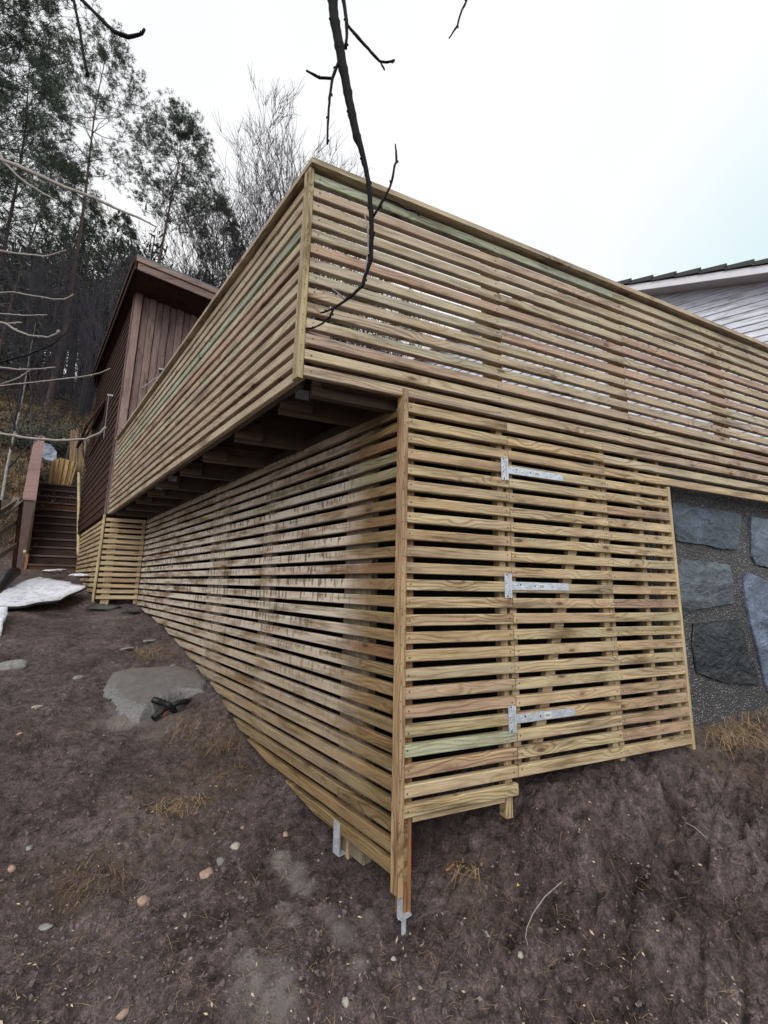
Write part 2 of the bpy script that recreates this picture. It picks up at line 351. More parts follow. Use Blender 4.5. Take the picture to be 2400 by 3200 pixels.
# ------------------------------------------------------------------ terrain
GY = [(-.0,-2.17),(.40,-2.16),(.85,-2.05),(1.19,-1.99),(1.5,-1.94),(1.73,-1.855),(2.07,-1.745),(2.47,-1.665),(2.8,-1.59),(3.1,-1.52),(3.4,-1.47),(3.76,-1.385),(4.4,-1.315),(5.0,-1.24)]
cp = []
for y, z in GY:
    cp.append((SH*y-.03, y, z-.01)); cp.append((SH*y-.6, y, z-(.03 if y > 1.2 else .0)))
cp += [(-.003,0,-2.205),(.3,0.02,-2.10),(.55,.02,-1.98),(.7,.02,-1.82),(1.0,0,-1.79),(1.27,0,-1.785),(1.8,0,-1.765),(2.2,.1,-1.72),(2.56,.1,-1.67),(3.2,0,-1.62),(4.5,0,-1.5),(7,0,-1.2),
       (.3,.5,-1.95),(.6,.5,-1.7),(1.2,.6,-1.6),(2,.6,-1.55),(0,1.5,-1.75),(1,1.5,-1.4),(3,1.5,-1.2),(0,3,-1.2),(2,3,-.9),(0,4.5,-.9),(3,5,-.4),(6,3,-.5),(6,6,-.3),(-1.2,5.4,-.95),(0,7,-.4),
       (-.4,-.3,-2.29),(-.3,-1.,-2.36),(.4,-.4,-2.22),(.9,-.4,-2.02),(1.5,-.4,-1.93),(2.2,-.5,-1.86),(3,-.6,-1.85),(.4,-1.,-2.38),(1.2,-1.,-2.26),(2.2,-1.2,-2.25),(-.8,-1.7,-2.42),(1,-2,-2.6),(-2.5,-1.5,-2.45),
       (-1.,.3,-2.24),(-1.,.65,-2.2),(-1.,.95,-2.02),(-1.6,.3,-2.2),(-1.7,.9,-1.97),(-1.8,1.5,-1.82),(-2.6,1.,-1.95),(-2.2,2.2,-1.68),(-3,2.5,-1.62),(-2.7,3.5,-1.42),(-3.6,4,-1.36),(-2.8,4.3,-1.28),(-2.4,5.4,-1.12),(-2.5,6.2,-1.0),(-3.3,5.4,-1.08),
       (-2.6,7.4,-.84),(-3.4,7.7,-.80),(-4.4,7.5,-.78),(-3.5,8.4,-.62),(-3.8,9,-.15),(-4.6,8.6,-.2),(-4.4,9.5,.3),(-4.1,10.4,1.1),(-4.6,11.2,1.75),(-3.6,11,1.6),(-5.5,9,.5),(-6,7,-.4),(-6,12,2.2),(-8,16,4.8),(-5,16,4.3),(-10,24,9),(-3,20,5.5),(-3,28,9),(-14,36,15),(-4,40,15),
       (-8,3,-1.2),(-12,8,.6),(-14,16,4),(2,12,.6),(4,20,3.5),(6,30,8),(8,44,13),(14,10,0),(18,24,3),(20,0,-1.5),(30,40,9),(0,-6,-3.4),(-8,-6,-3.2),(8,-5,-3.0),(0,-20,-6),(-20,-15,-5),(20,-15,-5),(-30,10,1),
       (-60,60,24),(0,90,30),(60,60,18),(90,0,0),(-90,0,-2),(0,-90,-14),(-90,90,30),(90,90,26),(-90,-90,-16),(90,-90,-14),(200,200,34),(-200,200,40),(200,-200,-20),(-200,-200,-20)]
cp = np.array(cp)
def _phi(r): return r
_A = np.sqrt(((cp[:,None,:2]-cp[None,:,:2])**2).sum(-1)); nn = len(cp)
_Q = np.hstack([np.ones((nn,1)), cp[:,:2]])
_K = np.zeros((nn+3, nn+3)); _K[:nn,:nn] = _A - 0.02*np.eye(nn); _K[:nn,nn:] = _Q; _K[nn:,:nn] = _Q.T
_W = np.linalg.solve(_K, np.concatenate([cp[:,2], np.zeros(3)]))
rng = np.random.RandomState(3); _H = rng.rand(64,64,8)
def vnoise(x, y, k=0):
    xi = np.floor(x).astype(int); yi = np.floor(y).astype(int); fx = x-xi; fy = y-yi
    fx = fx*fx*fx*(fx*(fx*6-15)+10); fy = fy*fy*fy*(fy*(fy*6-15)+10)
    h = lambda a, b: _H[a % 64, b % 64, k]
    return (h(xi,yi)*(1-fx)+h(xi+1,yi)*fx)*(1-fy)+(h(xi,yi+1)*(1-fx)+h(xi+1,yi+1)*fx)*fy
def fbm(x, y, sc, o=4, k=0, ridge=False):
    s = np.zeros_like(x); a = 1.0; t = 0
    for i in range(o):
        c, sn_ = math.cos(i*1.3+.4), math.sin(i*1.3+.4)
        v = vnoise((x*c-y*sn_)*sc+i*17.3, (x*sn_+y*c)*sc+i*9.1, (k+i) % 8)
        if ridge: v = 1-np.abs(2*v-1)
        s += a*v; t += a; a *= .5; sc *= 2.03
    return s/t
def height(x, y, detail=True):
    x = np.asarray(x, float); y = np.asarray(y, float); sh = x.shape; xf = x.ravel(); yf = y.ravel()
    z = np.empty_like(xf)
    for i in range(0, len(xf), 60000):
        q = slice(i, i+60000)
        r = np.sqrt((xf[q,None]-cp[None,:,0])**2+(yf[q,None]-cp[None,:,1])**2)
        z[q] = r @ _W[:nn] + _W[nn] + _W[nn+1]*xf[q] + _W[nn+2]*yf[q]
    if detail:
        d = np.hypot(xf+.3, yf); near = np.clip(1.3-d/9, .25, 1)
        inside = np.clip((yf)*3, 0, 1)*np.clip((xf-SH*yf)*6, 0, 1)
        near = near*(1-.7*inside)
        rug = .80+1.5*np.clip((xf-.1)*.8, 0, 1)*np.clip(.5-yf*3, 0, 1)
        z += near*rug*(.105*(fbm(xf,yf,1.7,3,0)-.5) + .078*(fbm(xf,yf,6.,3,2)-.5) - .040*(fbm(xf*1.0,yf,9,3,4,True)-.5) - .050*np.clip(fbm(xf*.7+yf*.7,yf*1.6-xf*1.2,5,3,6,True)-.62,0,1)*2 + .020*(fbm(xf,yf,30,3,5)-.5))
        fw = np.clip((xf-.15)*1.3, 0, 1)*np.clip(.9-yf*4-.2, 0, 1)*np.clip(1.4-d/6, 0, 1)
        uu, vv = xf*.53-yf*.85, xf*.85+yf*.53
        fr = fbm(uu*.65, vv*1.35, 3.2, 5, 3, True)
        z += fw*(-.15*np.clip(fr-.60, 0, 1)*2.2 + .030*(fbm(uu*.8, vv*1.25, 12, 4, 1, True)-.5))
        z += near*(1-fw)*(-.016*np.clip(fbm(xf, yf, 7, 3, 7, True)-.66, 0, 1)*4)
        far = np.clip((d-8)/10, 0, 1); z += far*1.1*(fbm(xf,yf,.18,4,1)-.5)
    return z.reshape(sh)
def gz(x, y): return float(height(np.array([x]), np.array([y]))[0])
def ground_hit(px, py):           # where a sight line meets the ground
    d = ray(px, py); t = .6; prev = None
    ts = np.concatenate([np.linspace(.8, 9, 500), np.linspace(9, 60, 400)])
    X = CAM.x+d.x*ts; Y = CAM.y+d.y*ts; Z = CAM.z+d.z*ts
    g = height(X, Y) - Z; k = np.argmax(g > 0)
    return Vector((X[k], Y[k], float(height(X[k:k+1], Y[k:k+1])[0])))
n_ = 720
u = np.linspace(-1, 1, n_); gx = .365*np.sinh(7.0*u); gy = .365*np.sinh(7.0*u)
GXX, GYY = np.meshgrid(gx+.2, gy-.25, indexing='ij')
GZZ = height(GXX, GYY)
verts = np.stack([GXX, GYY, GZZ], -1).reshape(-1, 3)
idx = np.arange(n_*n_).reshape(n_, n_)
quads = np.stack([idx[:-1,:-1], idx[1:,:-1], idx[1:,1:], idx[:-1,1:]], -1).reshape(-1, 4)
me = bpy.data.meshes.new('ground'); me.vertices.add(len(verts)); me.vertices.foreach_set('co', verts.ravel())
me.loops.add(quads.size); me.loops.foreach_set('vertex_index', quads.ravel().astype(np.int32))
me.polygons.add(len(quads)); me.polygons.foreach_set('loop_start', np.arange(0, quads.size, 4, dtype=np.int32))
me.update(calc_edges=True); me.polygons.foreach_set('use_smooth', np.ones(len(quads), bool))
# dry sandy spills of mortar and dead grass, as they lie on the soil
sand = np.zeros(n_*n_); grassm = np.zeros(n_*n_)
fx, fy = GXX.ravel(), GYY.ravel()
nzs = fbm(fx, fy, 13, 3, 1)
def blob(px, py, r, amt, arr, stretch=1.0, thr=.5):
    p = ground_hit(px, py); dd = np.hypot(fx-p.x, (fy-p.y)*stretch)/r
    v = np.clip((1-dd)*1.7+(nzs-thr)*2.4, 0, 1)*(dd < 1.3)*amt
    np.maximum(arr, v, out=arr)
for a in [(870,2690,.07,.9),(900,2740,.07,.8),(945,2780,.06,.8),(880,2830,.05,.8),(915,2880,.04,.7),(800,3080,.11,.8),(840,3160,.10,.8),(1030,2860,.05,.6),(1070,2930,.06,.6),(1120,3035,.06,.7),(1150,2860,.04,.4),(740,2940,.05,.4),(1150,2700,.05,.3)]: blob(*a, sand)
for a in [(350,1925,.30,.35),(400,2240,.20,.75),(480,2250,.22,.5),(600,1960,.15,.55),(560,2010,.15,.4),(850,3200,.12,.5)]: blob(*a, sand)
for a in [(560,2500,.35,.8),(650,2430,.4,.7),(700,2300,.35,.7),(520,2050,.3,.8),(600,2030,.3,.8),(250,2760,.3,.7),(540,2280,.3,.5),(2290,2330,.35,1.),(2380,2300,.3,1.),(1480,2760,.2,.4),(150,2300,.3,.4),(600,2600,.2,.5)]: blob(*a, grassm)
hill = np.clip((fy-7.4)/2.5, 0, 1)
for nm, arr in (('sand', sand), ('grassm', grassm), ('hill', hill)):
    a = me.attributes.new(nm, 'FLOAT', 'POINT'); a.data.foreach_set('value', arr.astype(np.float32))
m, n, l, b = newmat('wet_soil'); t = n.new('ShaderNodeTexCoord').outputs['Object']
f1 = noise(n, l, t, 2.6, 8, .68, .5); f2 = noise(n, l, t, 24, 7, .7, .3); f3 = noise(n, l, t, 120, 4, .7)
c = ramp(n, l, f1, [(.30,(.046,.031,.029)),(.45,(.104,.074,.071)),(.58,(.150,.111,.108)),(.70,(.230,.178,.173))])
c = mix(n, l, 1.0, c, ramp(n, l, f2, [(.36,.34),(.48,.85),(.58,1.25),(.68,1.9)]), 'MULTIPLY')
c = mix(n, l, 1.0, c, ramp(n, l, f3, [(.34,.55),(.5,1.0),(.64,1.55)]), 'MULTIPLY')
vo = n.new('ShaderNodeTexVoronoi'); vo.inputs['Scale'].default_value = 42; l.new(t, vo.inputs['Vector'])
spk = math_(n, l, 'MULTIPLY', ramp(n, l, vo.outputs['Distance'], [(.08,1.),(.16,0.)]), ramp(n, l, vo.outputs['Color'], [(.62,0.),(.66,1.)]))
c = mix(n, l, math_(n,l,'MULTIPLY',spk,.45), c, (.24,.20,.18))
c = mix(n, l, math_(n,l,'MULTIPLY',attr(n,'grassm','GEOMETRY').outputs['Fac'], ramp(n,l,noise(n,l,mapv(n,l,t,(60,20,20)),1.,3),[(.42,0.),(.6,.8)])), c, (.17,.115,.068))
c = mix(n, l, math_(n,l,'MULTIPLY',attr(n,'sand','GEOMETRY').outputs['Fac'],.9), c, (.34,.295,.275))
hc = ramp(n, l, noise(n, l, t, 1.3, 7, .7, .6), [(.3,(.030,.022,.016)),(.48,(.10,.062,.040)),(.6,(.21,.14,.078)),(.75,(.075,.075,.04))])
c = mix(n, l, attr(n,'hill','GEOMETRY').outputs['Fac'], c, hc)
l.new(c, b.inputs['Base Color'])
l.new(ramp(n, l, f1, [(.40,.24),(.56,.70)]), b.inputs['Roughness']); b.inputs['Specular IOR Level'].default_value = .45
bump(n, l, b, math_(n,l,'ADD',math_(n,l,'MULTIPLY',f2,1.0),math_(n,l,'MULTIPLY',f3,.45)), 1.0, .045)
me.materials.append(m)
g = link('ground', me); tag(g, 'bare dark brown muddy ground rising from the foreground to the wooded hill', None, None, 'structure')

# ------------------------------------------------------------------ raised deck with slatted railing
def LW(Y, off=0.0, z=0.0, x0=0.0):  # point on a left-hand wall plane (off = outward)
    p = Vector((x0+SH*Y, Y, z)); return p + WN*off
deck = thing('raised_deck', 'large raised timber deck with slatted horizontal board railing jutting over the lower screen', 'deck', (0,0,0))
XR = 4.6
seams = {-13:[1.45],-12:[1.52,3.0],-11:[2.55],-10:[2.5],-9:[.54,1.5],-8:[2.5],-7:[1.5],-6:[.56],-5:[1.5,2.6],-4:[1.51],-3:[2.5],-2:[1.5],-1:[1.52,2.55],0:[2.52]}
UT = {-13:.97,-12:.66,-11:.35,-10:.18,-9:.08,-8:.86,-7:.22,-6:.95,-5:.40,-4:.42,-3:.28,-2:.74,-1:.30,0:.5}
def jig(a=.0016): return random.uniform(-a, a)
for k in range(-13, 1):
    xs = [-D+.001] + seams[k] + [XR]
    for i in range(len(xs)-1):
        z = -k*P
        dz0, dz1 = jig(), jig()
        board('slat', (xs[i]+.0008, jig(.001), z+dz0), (xs[i+1]-.0008, jig(.001), z+dz1), (0,-1,0), .0295, .048, M_UP, deck,
              tint=min(1,max(0,(UT[k] if i == 0 else random.choice([.2,.3,.45,.55,.7,.82,.9])) + random.uniform(-.04,.04))))
YE = 4.93
for k in range(-13, 1):
    ys = [.0, *( [random.choice([1.47,1.995,2.6,3.07])] if k % 3 else []), YE]
    for i in range(len(ys)-1):
        z = -k*P
        tt = .98 if k in (-10,) else random.choice([.1,.25,.35,.5,.6,.72,.85])
        board('slat', LW(ys[i]+.001, jig(.001), z+jig(), -D), LW(ys[i+1]-.001, jig(.001), z+jig(), -D), WN, .028, .048, M_UP, deck, tint=tt)
# corner board, proud of the slats on the left face
def upright(name, base, z0, z1, dirx, face, wdt, T, mat, parent, tint=.5, ch=.003, c1=0.0, label=None):
    """vertical board: base = bottom corner, dirx = horizontal direction of its width"""
    p0 = Vector((base[0], base[1], z0)); p1 = Vector((base[0], base[1], z1))
    M = frame(p0, (0,0,1), -Vector(face))     # local X up, local Y inward, local Z = X x Y
    zdir = Vector((0,0,1)).cross(-Vector(face))
    if zdir.dot(Vector(dirx)) < 0: M = frame(p0 + Vector(dirx).normalized()*wdt, (0,0,1), -Vector(face))
    me = board_mesh(name, z1-z0, T, wdt, mat, ch)
    o = link(name, me, parent, M); o['tint'] = float(tint); o['seed'] = random.uniform(0,100)
    if label: o['label'] = label
    return o
b0 = LW(0.0, .0275, 0, -D)
upright('corner_trim', b0 + WL*-.004, -.018, 1.036, WL, WN, .052, .0265, M_TRIM, deck, tint=.7)
# flat cap boards with mitred look
cz0, cz1 = 1.040, 1.068
def flat_board(name, poly, z0, z1, mat, parent, tint=.5):
    mb = MB(); k = len(poly); ch = .004
    c = sum((Vector((p[0],p[1],0)) for p in poly), Vector())/k
    def ins(a): return [(p[0]+(c.x-p[0])/max(1e-6,(Vector((p[0],p[1],0))-c).length)*a, p[1]+(c.y-p[1])/max(1e-6,(Vector((p[0],p[1],0))-c).length)*a) for p in poly]
    rings = [(ins(ch), z0), (poly, z0+ch), (poly, z1-ch), (ins(ch), z1)]
    for r_, z in rings: mb.v += [(p[0], p[1], z) for p in r_]
    for a in range(3):
        for j in range(k): mb.f.append((a*k+j, a*k+(j+1)%k, (a+1)*k+(j+1)%k, (a+1)*k+j)); mb.m.append(0)
    mb.f.append(tuple(reversed(range(k)))); mb.m.append(0); mb.f.append(tuple(range(3*k,4*k))); mb.m.append(0)
    # local frame along first edge so grain follows the board
    e = Vector((poly[1][0]-poly[0][0], poly[1][1]-poly[0][1], 0)); M = frame((poly[0][0],poly[0][1],z0), e, (-e.y, e.x, 0))
    Mi = M.inverted(); mb.v = [tuple(Mi @ Vector(v)) for v in mb.v]
    o = mb.build(name, mat, parent, M); o['tint'] = tint; o['seed'] = random.uniform(0,100); return o
oc = Vector((-D,0,0)) + WN*.030; 
def isect_left(off, y):            # x of the line parallel to the left edge, offset outward
    p = Vector((-D,0,0)) + WN*off; return p.x + SH*(y-p.y)
Ax, Bx = isect_left(.032, -.032), isect_left(-.085, .085)
flat_board('cap_rail', [(Ax,-.032),(1.50,-.032),(1.50,.085),(Bx,.085)], cz0, cz1, M_UP, deck, .3)
flat_board('cap_rail', [(1.502,-.032),(XR,-.032),(XR,.085),(1.502,.085)], cz0, cz1, M_UP, deck, .45)
flat_board('cap_rail', [(isect_left(.032,4.93),4.93),(Ax+.0005,-.031),(Bx-.001,.087),(isect_left(-.085,4.93),4.93)], cz0, cz1, M_UP, deck, .2)
# railing posts behind the slats
for X in (.535, 1.51, 2.56, 3.6):
    upright('railing_post', (X-.048,.0365), .02, 1.037, (1,0,0), (0,-1,0), .098, .048, M_POST, deck)
upright('railing_post', LW(.12,-.031,0,-D), .02, 1.037, WL, WN, .098, .048, M_POST, deck)
for Y in (1.2, 2.3, 3.4, 4.5):
    upright('railing_post', LW(Y,-.031,0,-D), .02, 1.037, WL, WN, .098, .048, M_POST, deck)
# rim beams, joists, deck boards
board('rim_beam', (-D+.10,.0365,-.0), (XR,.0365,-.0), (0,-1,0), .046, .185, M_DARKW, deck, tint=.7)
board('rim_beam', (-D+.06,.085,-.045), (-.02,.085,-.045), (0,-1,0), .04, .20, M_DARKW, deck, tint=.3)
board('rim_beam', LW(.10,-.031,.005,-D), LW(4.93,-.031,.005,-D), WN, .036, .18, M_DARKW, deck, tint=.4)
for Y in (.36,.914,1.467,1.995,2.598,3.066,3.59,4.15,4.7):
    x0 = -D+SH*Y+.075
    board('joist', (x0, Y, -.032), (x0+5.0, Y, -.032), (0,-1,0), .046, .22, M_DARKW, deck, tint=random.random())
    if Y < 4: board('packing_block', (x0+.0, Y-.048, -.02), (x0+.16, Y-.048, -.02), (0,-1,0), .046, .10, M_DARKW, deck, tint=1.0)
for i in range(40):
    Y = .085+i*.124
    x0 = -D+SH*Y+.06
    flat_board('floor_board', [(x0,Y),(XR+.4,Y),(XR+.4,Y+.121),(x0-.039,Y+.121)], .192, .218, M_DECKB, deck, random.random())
# steel joist hangers glimpsed at the left edge
for Y in (.36,2.598,3.066):
    p = Vector((-D+SH*Y+.14, Y-.0525 if Y < 1 else Y-.051, .03)); mb = MB(); mb.box((0,0,0),(.07,.003,.05)); mb.box((.02,-.004,.01),(.03,0,.02)); mb.box((.045,-.004,.03),(.055,0,.04))
    mb.build('joist_hanger', M_ZINC, deck, Matrix.Translation(p))

# ------------------------------------------------------------------ slatted screen under the deck
scr = thing('under_deck_screen', 'tall slatted timber screen closing the space beneath the deck, with hinged door', 'wooden screen', (0,0,-2))
# right-hand face, left bay
LT = {1:.45,2:.30,3:.50,4:.62,5:.35,6:.28,7:.47,8:.25,9:.62,10:.35,11:.5,12:.18,13:.42,14:.40,15:.55,16:.5,17:.12,18:.82,19:.80,20:.15,21:.97,22:.72,23:.30,24:.38}
X1, X2, X3 = .575, 1.262, 1.802
for k in range(1, 25):
    z = -k*P
    board('slat', (.002, jig(.001), z+jig()), (X1-.001, jig(.001), z+jig()), (0,-1,0), .028, .048, M_SLAT, scr, tint=LT[k])
board('slat', (X1+.001, 0, -P+jig()), (X2-.001, 0, -P+jig()), (0,-1,0), .028, .048, M_SLAT, scr, tint=.2)
for k in (1,2,3):
    xs = [X2+.001, XR] if k != 2 else [X2+.001, 3.1, XR]
    for i in range(len(xs)-1): board('slat', (xs[i], jig(.001), -k*P+jig()), (xs[i+1]-.001, jig(.001), -k*P+jig()), (0,-1,0), .028, .048, M_UP if k < 3 else M_SLAT, scr, tint=[.6,.3,.45][k-1])
for k in range(4, 24):
    z = -k*P
    board('slat', (X2+.001, jig(.001), z+jig()), (X3, jig(.001), z+jig()), (0,-1,0), .028, .048, M_SLAT, scr, tint=random.choice([.2,.35,.5,.6,.78,.8]) if k not in (19,20,21) else .82)
# hinged door: frame and brace are the door, its slats and hinges are sub-parts
dm = MB()
dm.box((X1+.006,.0290,-1.715),(X1+.046,.060,-.115)); dm.box((X2-.047,.0290,-1.715),(X2-.007,.060,-.115))
a = Vector((1.135,.0295,-.20)); c_ = Vector((.665,.0295,-1.69)); wv = Vector((.060,0,0))
dm.add([a,a+wv,c_+wv,c_, a+Vector((0,.03,0)),a+wv+Vector((0,.03,0)),c_+wv+Vector((0,.03,0)),c_+Vector((0,.03,0))],[(0,1,2,3),(7,6,5,4),(0,4,5,1),(1,5,6,2),(2,6,7,3),(3,7,4,0)])
door = dm.build('door', M_POST, scr, Matrix.Identity(4)); door['label'] = 'slatted door with diagonal brace and three strap hinges'; door['tint'] = .4; door['seed'] = 4.
for k in range(2, 24):
    z = -k*P
    board('slat', (X1+.0025, -.001+jig(.001), z+jig()), (X2-.0015, -.001+jig(.001), z+jig()), (0,-1,0), .028, .048, M_SLAT, door,
          tint={9:.28,8:.3,13:.45,15:.2,17:.35,20:.55,21:.25,23:.32}.get(k, random.choice([.15,.25,.35,.45,.55])))
def disc(mb, c, r, nrm=(0,-1,0), h=.0015, n=8):
    M = frame(c, Vector(nrm).orthogonal(), Vector(nrm))
    vs_ = [M @ Vector((r*math.cos(2*math.pi*i/n), 0, r*math.sin(2*math.pi*i/n))) for i in range(n)] + [M @ Vector((.6*r*math.cos(2*math.pi*i/n), h, .6*r*math.sin(2*math.pi*i/n))) for i in range(n)]
    mb.add(vs_, [(i,(i+1)%n,n+(i+1)%n,n+i) for i in range(n)] + [tuple(range(n,2*n))])
for hz, ln in ((-.283,.375),(-.868,.375),(-1.475,.37)):
    y = -.0045; mb = MB(); xk = X1-.012
    mb.mi = 0
    mb.box((xk-.036, y, hz-.058), (xk-.004, y+.003, hz+.058))          # fixed leaf
    mb.tube([(xk,y-.001,hz-.058),(xk,y-.001,hz+.056)], .0062, 10)     # knuckle
    mb.add([(xk+.004,y,hz-.020),(xk+ln-.006,y,hz-.018),(xk+ln,y,hz-.012),(xk+ln,y,hz+.012),(xk+ln-.006,y,hz+.018),(xk+.004,y,hz+.020)]+
           [(xk+.004,y+.003,hz-.020),(xk+ln-.006,y+.003,hz-.018),(xk+ln,y+.003,hz-.012),(xk+ln,y+.003,hz+.012),(xk+ln-.006,y+.003,hz+.018),(xk+.004,y+.003,hz+.020)],
           [(0,1,2,3,4,5),(11,10,9,8,7,6)]+[(i,i+6,(i+1)%6+6,(i+1)%6) for i in range(6)])
    for (dx,dz) in ((-.020,.042),(-.026,.012),(-.014,.0),(-.026,-.012),(-.020,-.042),(.036,.004),(.095,-.004),(.26,.0),(ln-.03,.0)): 
        mb.mi = 0; disc(mb, (xk+dx,y-.0002,hz+dz), .0056)
        mb.mi = 1; disc(mb, (xk+dx+.001,y-.0018,hz+dz-.001), .0022, h=.0003)
    for (dx,dz) in ((.060,.006),(.150,.0),(-.020,.052),(-.020,-.052)): mb.mi = 1; disc(mb, (xk+dx,y-.0004,hz+dz), .0045, h=.0002)
    mb.mi = 2; mb.box((xk+.175,y-.0012,hz-.014),(xk+.215,y-.0004,hz+.013))
    for q in range(5): mb.mi = 1; mb.box((xk+.181+q*.006,y-.0018,hz-.008),(xk+.1835+q*.006,y-.0013,hz+.006))
    mb.build('hinge', [M_ZINC, M_ZHOLE, M_STICK], door, Matrix.Identity(4))
# left-hand long wall
GP = [(0,-2.062),(.53,-2.03),(.85,-1.99),(1.19,-1.935),(1.5,-1.895),(1.73,-1.81),(2.07,-1.70),(2.47,-1.62),(2.8,-1.545),(3.1,-1.48),(3.4,-1.43),(3.76,-1.35),(4.4,-1.285),(5.06,-1.20)]
def yend(z):
    for (y0,z0),(y1,z1) in zip(GP, GP[1:]):
        if z0 <= z <= z1: return y0+(y1-y0)*(z-z0)/(z1-z0)
    return 5.06 if z > -1.2 else 0
for k in range(0, 28):
    z = -k*P
    if k == 0: z = -.012+.0
    yt, yb = yend(z+.048), yend(z)
    ye = min(5.06, yt); cut = max(0, min(yt - yb, .34)) if yt < 5.06 else 0
    if z+.048 < -2.05: continue
    sm = [] if k % 3 == 0 else [random.choice([1.40,2.33,2.34,3.6])]
    sm = [s_ for s_ in sm if s_ < ye-cut-.3]
    if k == 0: continue
    ys = [0.004]+sm+[ye]
    for i in range(len(ys)-1):
        last = i == len(ys)-2
        o = board('slat', LW(ys[i]+.0008, jig(.001), z+jig()), LW(ys[i+1]-.0008, jig(.001), z+jig()), WN, .028, .0495, M_SLATW, scr,
                  c1=-cut if last else 0, tint=random.choice([.05,.2,.35,.45,.6,.75]) if i or k not in (4,5) else .97)
        o['wash'] = float(max(0, min(1, (1.35 - abs(k-10)/11.5)))) * (1.0 if i or ye < 2 else .9)
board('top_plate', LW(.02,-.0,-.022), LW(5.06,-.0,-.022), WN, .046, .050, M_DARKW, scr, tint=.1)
# corner trims
upright('corner_trim', LW(0,.0275)+WL*-.006, -2.06, .035, WL, WN, .052, .0265, M_TRIM, scr, tint=.25)
upright('corner_trim', (X3+.001,-.003), -1.752, -.235, (1,0,0), (0,-1,0), .022, .05, M_PALE, scr, tint=.9)
# posts and studs behind
def post(name, x, y, z0, z1, dx, dy, mat=M_POST, tint=.5):
    return upright(name, (x,y), z0, z1, (1,0,0), (0,-1,0), dx, dy, mat, scr, tint)
upright('corner_post', (.004,.030), -2.163, .0, (1,0,0), (0,-1,0), .048, .05, M_ENDPOST, scr, tint=.5, label='corner post with damp orange brown lower end')
post('stud', X1-.050, .0295, -1.90, -.03, .040, .048, tint=.6)
post('stud', X2+.003, .0295, -1.755, -.03, .040, .048, tint=.4)
post('stud', 1.560, .0295, -1.74, -.03, .034, .048, tint=.4)
post('stud', X3-.045, .0295, -1.74, -.03, .030, .048, tint=.4)
board('bottom_rail', (.055,.0295,-1.833),(X1-.055,.0295,-1.833),(0,-1,0),.030,.060,M_POST,scr,tint=.9)
for Y, wd, zb in ((.27,.235,-2.10),(1.32,.17,-1.93),(2.16,.36,-1.69),(3.70,.22,-1.38),(4.9,.1,-1.2)):
    nb = max(1, round(wd/.11)); 
    for q in range(nb):
        upright('wall_post', LW(Y+q*wd/nb+.002,-.0295-.012*(q%2)), zb, -.03, WL, WN, wd/nb-.004, .048, M_WPOST, scr, tint=random.random())
# galvanised post anchors with threaded rods
def anchor(p, face, zt, zb, rod, wdt=.05):
    mb = MB(); mb.box((0,-.004,zb),(wdt,0,zt)); mb.box((0,0,zb),(.004,.05,zt)); mb.box((0,0,zb),(wdt,.05,zb+.005))
    mb.tube([(wdt*.5,.02,zb),(wdt*.5,.02,rod)], .010, 8)
    for zz in (.03,.07,.11):
        disc(mb, (wdt*.35,-.004,zt-zz), .005)
    mb.build('post_anchor', M_ZINC, scr, frame(p+WL*wdt, -WL, -Vector(face)))
anchor(LW(.0,.0,0)+Vector((.0,0,0)), WN, -2.04, -2.150, -2.30, .028)
anchor(LW(.41,-.004,0), WN, -1.98, -2.120, -2.30, .050)
upright('wall_post', LW(.395,-.04), -2.15, -1.99, WL, WN, .05, .05, M_POST, scr, tint=.3)
# unseen back wall and black panels, added so the slat gaps look dark
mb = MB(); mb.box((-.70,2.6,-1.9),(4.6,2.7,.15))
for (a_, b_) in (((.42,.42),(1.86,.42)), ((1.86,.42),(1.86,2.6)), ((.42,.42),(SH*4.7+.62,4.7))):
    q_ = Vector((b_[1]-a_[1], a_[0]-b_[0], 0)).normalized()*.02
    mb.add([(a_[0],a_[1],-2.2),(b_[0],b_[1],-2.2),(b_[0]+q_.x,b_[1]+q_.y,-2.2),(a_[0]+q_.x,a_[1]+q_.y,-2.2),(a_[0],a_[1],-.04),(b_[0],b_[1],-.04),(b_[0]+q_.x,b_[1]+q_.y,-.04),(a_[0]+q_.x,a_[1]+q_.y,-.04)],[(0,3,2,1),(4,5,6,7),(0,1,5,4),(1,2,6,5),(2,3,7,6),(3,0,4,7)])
mb.build('added_dark_backing', simple('black_backing', (.012,.012,.012), .95, spec=.1), scr, Matrix.Identity(4))
# screws: tiny, one mesh
sc = MB()
for k in range(-13, 25):
    z = -k*P
    cols = [(-.47)] if k <= 0 else []
    xs = ([-.470]+[s_+o_ for s_ in seams[k] for o_ in (-.02,.02)]+[.53,1.50,2.55] if k <= 0 else [.018, X1-.02]+([X1+.022,X2-.022,X2+.02,1.575,X3-.02] if 4 <= k <= 23 else []))
    for x in xs: disc(sc, (x+jig(.004), -.0008-(.001 if k>0 and X1<x<X2 else 0), z+.024+jig(.008)), .0044, h=.0008, n=6)
for k in range(-4*3, 28):
    z = -k*P*1.0
    disc(sc, Vector(LW(-.006,.0283,z if -2<k<27 else -1.0))+Vector((0,0,0)), .003, WN, h=.0006, n=6)
for i in range(14):
    disc(sc, Vector((b0.x-.004+.012, b0.y-.0105-.002, .05+i*.073)), .0032, (0,-1,0), n=6)
for i in range(26):
    disc(sc, (LW(0,.0275).x+.014, LW(0,.0275).y-.0105, -.06-i*.077), .003, (0,-1,0), n=6)
o = sc.build('screws', M_SCREW, scr, Matrix.Identity(4)); o['kind'] = 'stuff'

